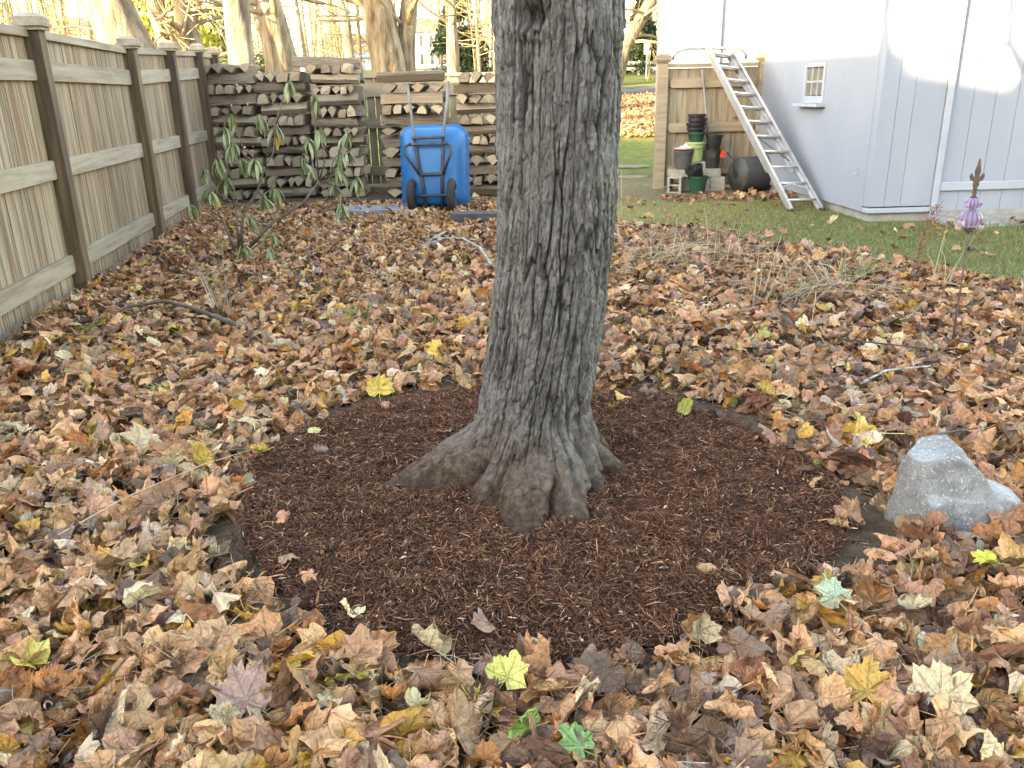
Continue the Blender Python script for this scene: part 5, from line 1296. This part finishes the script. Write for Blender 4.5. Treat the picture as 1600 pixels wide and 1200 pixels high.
far_tree('tree_beyond_fence', 'broad forked maple behind the picket fence left of the house', (-3.4, 26), [(0, 0, -.3), (-.05, 0, 1.5), (-.25, 0, 3), (-.5, 0, 4.4), (-.7, 0, 9)], [.62, .50, .46, .40, .25], .35, 8, 3.2, 4, 'trees beyond the fence')
far_tree('tree_beyond_fence', 'right limb of forked maple over the picket fence', (-3.0, 26.3), [(0, 0, -.3), (.05, 0, 1.8), (.3, 0, 3.4), (1.2, 0, 9)], [.3, .28, .24, .15], .35, 7, 3.6, 14, 'trees beyond the fence')
far_tree('tree_beyond_fence', 'thin bent trunk right of the thick leaning tree', (-8.35, 22), [(0, 0, -.3), (.05, 0, 2), (-.3, 0, 4), (-.5, 0, 9)], [.3, .24, .2, .14], .3, 12, 1.8, 5, 'trees beyond the fence', up=-.2)
far_tree('tree_beyond_fence', 'tan trunk with clinging leaves left of the smooth pale trunk', (-7.75, 22), [(0, 0, -.3), (0, 0, 2), (-.1, 0, 4), (-.2, 0, 9)], [.34, .28, .26, .18], .25, 14, 1.5, 6, 'trees beyond the fence')
far_tree('tree_beyond_fence', 'slim grey trunk between the house and the evergreen', (-2.34, 40), [(0, 0, -.3), (0, 0, 3), (-.05, 0, 12)], [.32, .24, .18], .4, 8, 3, 7, 'trees beyond the fence')
far_tree('tree_beyond_fence', 'leaning bare tree just right of the big trunk', (4.9, 40), [(0, 0, -.3), (.5, 0, 1.5), (1.5, 0, 3.2), (3.4, 0, 6.5), (4, 0, 9)], [.40, .34, .3, .2, .12], .25, 16, 3.4, 8, 'trees beyond the fence', up=-.25)
far_tree('tree_beyond_fence', 'forked pale trunk before the dark evergreen by the white house', (7.75, 38), [(0, 0, -.3), (-.05, 0, 2.5), (-.1, 0, 4), (.1, 0, 10)], [.5, .42, .36, .22], .3, 16, 3.2, 9, 'trees beyond the fence', up=-.3)
far_tree('tree_beyond_fence', 'bare branchy tree over the near end of the left fence', (-15, 24), [(0, 0, -.3), (.1, 0, 3), (0, 0, 9)], [.34, .28, .16], .2, 18, 3.4, 10, 'trees beyond the fence', up=-.1)
far_tree('tree_beyond_fence', 'dark stemmed bare tree at the left edge of the picture', (-12.2, 18), [(0, 0, -.3), (.2, 0, 2.5), (.0, 0, 7)], [.26, .2, .12], .2, 16, 2.2, 11, 'trees beyond the fence', up=-.1)
far_tree('tree_beyond_fence', 'slender forked sapling right of the rough brown trunk', (-5.2, 30), [(0, 0, -.3), (-.1, 0, 2.8), (-.7, 0, 5), (-1.2, 0, 8)], [.2, .16, .12, .07], .3, 14, 2.6, 12, 'trees beyond the fence')
far_tree('tree_beyond_fence', 'dark pole like trunk before the small grey house', (-5.2, 42), [(0, 0, -.3), (0, 0, 3), (-.2, 0, 11)], [.22, .18, .12], .35, 10, 2.6, 13, 'trees beyond the fence')
# the bare tree that stands in the yard behind the viewer (its limb shades the shed)
p = ac(8, -4.05)
far_tree('yard_tree', 'tall bare tree standing behind the viewer', (p.x, p.y), [(0, 0, -.2), (0, 0, 3), (.02, -.01, 5.2), (-.12, .12, 6.4), (-.2, .2, 8.5)], [.2, .14, .075, .05, .03], .8, 6, 1.6, 15)
def foliage(name, label, base_, h, r, n, cols, seed, cone=True, z0=.3, group='evergreens and bushes beyond the fence', size=.1, cat='tree', trunk=.1):
    z = zgf(*base_); e = empty(name, (base_[0], base_[1], z), label, cat, group); rs_ = np.random.default_rng(seed)
    MB().tube([(0, 0, -.2), (0, 0, h * .5), (0, 0, h * .9)], [trunk, trunk * .7, trunk * .2], 8).obj('trunk', M['treebark'], e, True)
    nb_ = 60; ba_ = rs_.uniform(0, 6.28, nb_); bt = rs_.uniform(0, 1, nb_)
    bi = rs_.integers(0, nb_, n); t = bt[bi] + rs_.normal(0, .03, n); t = np.clip(t, 0, 1)
    prof = (1 - t) * 1.0 + .05 if cone else np.sqrt(np.clip(1 - (2 * t - 1) ** 2, 0.02, 1))
    u_ = rs_.uniform(.15, 1, n) ** .6; an = ba_[bi] + rs_.normal(0, .2, n); rr2 = r * prof * u_ * (.75 + .4 * ((bi * 37) % 11) / 11)
    c = np.stack([np.cos(an) * rr2, np.sin(an) * rr2, z0 + t * (h - z0) - u_ * r * .12 + rs_.normal(0, .05, n)], 1)
    a = rs_.normal(0, 1, (n, 3)); a /= np.linalg.norm(a, axis=1, keepdims=True); b = rs_.normal(0, 1, (n, 3)); b /= np.linalg.norm(b, axis=1, keepdims=True)
    s = size * rs_.uniform(.5, 1.2, (n, 1))
    V = np.stack([c - a * s, c + b * s * .5, c + a * s, c - b * s * .5], 1).reshape(-1, 3); F = np.arange(4 * n).reshape(-1, 4)
    C = np.repeat(np.array(cols)[rs_.integers(0, len(cols), n)], 4, 0)
    link('crown', np_mesh('crown', V, F, M['grass'], C), e); return e
DG = [(.02, .045, .022), (.035, .065, .03), (.05, .08, .035), (.07, .09, .04)]
foliage('evergreen_tree', 'dark green evergreen beside the white house behind the picket fence', (-2.6, 52), 5.6, 2.3, 9000, DG, 1, True, size=.17)
foliage('evergreen_tree', 'tall green pine behind the smooth pale trunk', (-13.5, 40), 11, 3.6, 9000, [(.06, .09, .03), (.10, .13, .05), (.14, .15, .06)], 2, True, size=.2)
foliage('evergreen_tree', 'dark evergreen right of the road sign', (7.8, 50), 5, 1.6, 7000, DG, 3, True, size=.15)
foliage('evergreen_tree', 'tall dark evergreen against the white house wall', (9.4, 44), 11, 1.9, 9000, DG, 4, True, size=.15)
foliage('yellow_bush', 'sunlit yellow leaved bush right of the thick leaning tree', (-9.3, 24), 5, 1.6, 5200, [(.5, .42, .05), (.42, .40, .06), (.3, .34, .06)], 5, False, z0=.8, size=.10, cat='bush')
foliage('yellow_tree', 'yellow green leaved tree above the white house roof', (-4.3, 60), 11, 3.0, 3500, [(.4, .38, .08), (.3, .32, .08)], 6, False, z0=3, size=.14, cat='tree')
foliage('hedge_bush', 'low scrubby bush over the left fence', (-12.5, 22), 2.9, 2.2, 2600, [(.2, .15, .08), (.26, .2, .1), (.15, .14, .06)], 7, False, z0=.3, size=.05, cat='bush')
# unseen evergreens added behind the viewer to block low sky glow on the shed
for k, (x, y, h) in enumerate(((4, -17, 13), (9.5, -15, 14), (15, -12, 13), (20, -7, 14), (-1, -21, 13))):
    foliage('blocker_spruce', f'{ORD[k]} tall spruce of the unseen row added to block low sky', (x, y), h, 3.4, 4200, DG, 30 + k, True, .2, 'spruces added to block low sky', .55, 'tree', .25)
# distant mass of bare woods
mb = MB(); rs_ = random.Random(77)
P = []; F = []; C = []
def strip(p, q, r0_, r1_, c):
    d = (q - p); a = d.cross(Vector((.3, .2, .9))).normalized(); b = d.cross(a).normalized(); i = len(P)
    for pt, r_ in ((p, r0_), (q, r1_)):
        for k in range(3): t = 2.094 * k; v = pt + a * (math.cos(t) * r_) + b * (math.sin(t) * r_); P.append((v.x, v.y, v.z)); C.append(c)
    for k in range(3): F.append((i + k, i + (k + 1) % 3, i + 3 + (k + 1) % 3, i + 3 + k))
for t in range(430):
    y = rs_.uniform(40, 135); x = rs_.uniform(-.72, .33) * y; z = float(zg(0, y)); h = rs_.uniform(7, 13); r_ = rs_.uniform(.05, .17)
    if -.16 < x / y < -.07 and y < 118: continue
    c = rs_.choice([(.30, .225, .13), (.36, .28, .16), (.25, .185, .11), (.42, .33, .17)])
    b = Vector((x, y, z)); top = b + Vector((rs_.gauss(0, .8), 0, h)); m_ = b.lerp(top, .5) + Vector((rs_.gauss(0, .25), 0, 0))
    strip(b, m_, r_, r_ * .7, c); strip(m_, top, r_ * .7, r_ * .2, c)
    for k in range(42):
        q = b.lerp(top, rs_.uniform(.1, .95)) + Vector((0, 0, 0)); a = rs_.uniform(0, 6.28); L = rs_.uniform(.8, 2.6)
        e = q + Vector((math.cos(a) * L, math.sin(a) * L, L * rs_.uniform(-.1, .9))); w = rs_.uniform(.012, .03)
        mid = q.lerp(e, .55) + Vector((rs_.gauss(0, .15), 0, rs_.gauss(0, .15)))
        strip(q, mid, w, w * .7, c); strip(mid, e, w * .7, w * .3, c)
        e2 = mid + Vector((rs_.gauss(0, .7), rs_.gauss(0, .7), rs_.uniform(-.2, .9))); strip(mid, e2, w * .6, w * .3, c)
tag(link('distant_woods', np_mesh('distant_woods', np.array(P), np.array(F), M['col'], np.array(C))), 'bare tan winter woods filling the distance above the fence', 'woods', kind='stuff')

# houses across the street
def house(loc, w, d, h, label, wins, roofh=2.4, shut=True, rz=0):
    e = empty('distant_house', loc, label, 'house', 'houses across the street', rz)
    MB().box((0, d / 2, h / 2 - 1), (w, d, h + 2)).obj('wall', M['white'], e)
    MB().add([(-w / 2 - .4, -.4, h - .1), (w / 2 + .4, -.4, h - .1), (w / 2 + .4, d / 2, h + roofh), (-w / 2 - .4, d / 2, h + roofh), (-w / 2 - .4, d + .4, h - .1), (w / 2 + .4, d + .4, h - .1)], [(0, 1, 2, 3), (3, 2, 5, 4), (0, 3, 4), (1, 5, 2)]).obj('roof', M['roof'], e)
    for x, z in wins:
        f = MB().box((x, -.04, z), (1.15, .1, 1.6)).obj('window', M['trim'], e)
        for a in (-.27, .27):
            for b in (-.38, .38): MB().box((x + a, -.1, z + b), (.46, .03, .68)).obj('pane', M['pane'], f)
        if shut:
            for s in (-1, 1): MB().box((x + s * .85, -.05, z), (.5, .08, 1.65)).obj('shutter', M['shutter'], f)
    return e
house((-13.8, 150, 5.6), 10, 8, 5.8, 'white two storey house with dark shutters behind the picket fence', [(-3.0, 4.4), (.6, 4.4), (3.6, 4.4), (-3.0, 1.5), (.6, 1.5), (3.6, 1.5)])
house((-22.5, 132, 5.1), 9, 7, 3.6, 'small white house with grey roof left of the forked maple', [(-2.2, 2.0), (1.4, 2.0)], 1.7, False)
house((-58, 120, 4.7), 12, 8, 5.4, 'pale house showing through branches at the far left', [(-3, 4), (0, 4), (3, 4)], 2.4, False)
house((2.5, 160, 6.0), 9, 7, 3.6, 'distant white house glimpsed just left of the big trunk', [(-2, 2), (1, 2)], 2, False)
# parked vehicles, guard rail, signs
def car(loc, m, label, rz=0, L=4.4, hh=1.45):
    e = empty('parked_car', loc, label, 'car', None, rz)
    prof = [(-L / 2, .35), (-L / 2, .8), (-L * .42, .95), (-L * .25, hh), (L * .18, hh), (L * .32, .95), (L / 2, .82), (L / 2, .35)]
    n_ = len(prof); mb = MB(); mb.add([(x, -.85, z) for x, z in prof] + [(x, .85, z) for x, z in prof], [tuple(range(n_)), tuple(range(2 * n_ - 1, n_ - 1, -1))] + [((i + 1) % n_, i, n_ + i, n_ + (i + 1) % n_) for i in range(n_)])
    mb.obj('body', m, e, bevel=.05)
    w1 = [(-L * .36, .97), (-L * .24, hh - .07), (-.05, hh - .07), (-.05, .97)]; w2 = [(.05, .97), (.05, hh - .07), (L * .17, hh - .07), (L * .28, .97)]
    for w in (w1, w2): MB().add([(x, -.86, z) for x, z in w], [(0, 1, 2, 3)]).obj('side_window', M['pane'], e)
    for x in (-L * .3, L * .3):
        for y in (-.8, .8): MB().lathe([(.05, -.1), (.32, -.1), (.34, 0), (.32, .1), (.05, .1)], (x, y, .33), 18, True, True, Matrix.Rotation(R(90), 3, 'X')).obj('wheel', M['tyre'], e, True)
    return e
car((10.5, 66, float(zg(0, 66)) + .02), M['carred'], 'red car parked far off behind the road sign', .1)
car((-17.5, 108, float(zg(0, 108)) + 1.0), M['carblue'], 'blue car parked before the small white house', .05, 5.2, 1.8)
gr = empty('guard_rail', (7.5, 49, float(zg(0, 49))), 'pale metal guard rail along the street seen past the trunk', 'guard rail')
for x in np.arange(-3.2, 3.3, 1.6): MB().box((x, .06, .25), (.12, .1, 1.0)).obj('post', M['alu'], gr)
for z in (.32, .62): MB().box((0, 0, z), (7.2, .05, .16)).obj('rail', M['alu'], gr, bevel=.02)
sg = empty('road_sign', (7.27, 45, float(zg(0, 45))), 'back of a pale road sign on a thin post right of the trunk', 'sign')
MB().box((0, .03, .75), (.06, .05, 1.7)).obj('post', M['alu'], sg); MB().box((0, 0, 1.42), (.32, .02, .55)).obj('plate', M['alu'], sg)
bt_ = empty('teal_barrel', (4.45, 20.6, 1.35), 'teal rounded plastic drum showing above the fence panel', 'drum')
MB().lathe([(.02, -.3), (.13, -.3), (.16, -.26), (.16, .26), (.13, .3), (.02, .3)], (0, 0, .87), 20, True, True, Matrix.Rotation(R(80), 3, 'Y')).obj('drum', M['teal'], bt_, True)
MB().box((0, 0, .36), (.3, .3, .72)).obj('stand', M['stick'], bt_)
# mossy stepping stones in the gate opening
for k, (x, y, w, d) in enumerate(((1.75, 12.6, .75, .5), (1.9, 13.6, .8, .55), (2.1, 14.7, .8, .6), (2.0, 9.3, .8, .3), (1.45, 10.6, .7, .4))):
    pts = [(math.cos(t) * w / 2 * rr_.uniform(.85, 1.1), math.sin(t) * d / 2 * rr_.uniform(.85, 1.1)) for t in np.linspace(0, 6.28, 11)[:-1]]
    o = MB().prism(pts, -.03, .004).obj('stepping_stone', M['mossstone'], None, bevel=.004); o.location = (x, y, zgf(x, y) + .012)
    tag(o, ['mossy stepping stone just inside the gate opening', 'mossy stepping stone outside the gate opening', 'farthest stepping stone beyond the gate opening', 'flat stone sunk in the moss before the ladder', 'flat stone right of the trunk on the mossy path'][k], 'stone', 'stepping stones of the gate path')
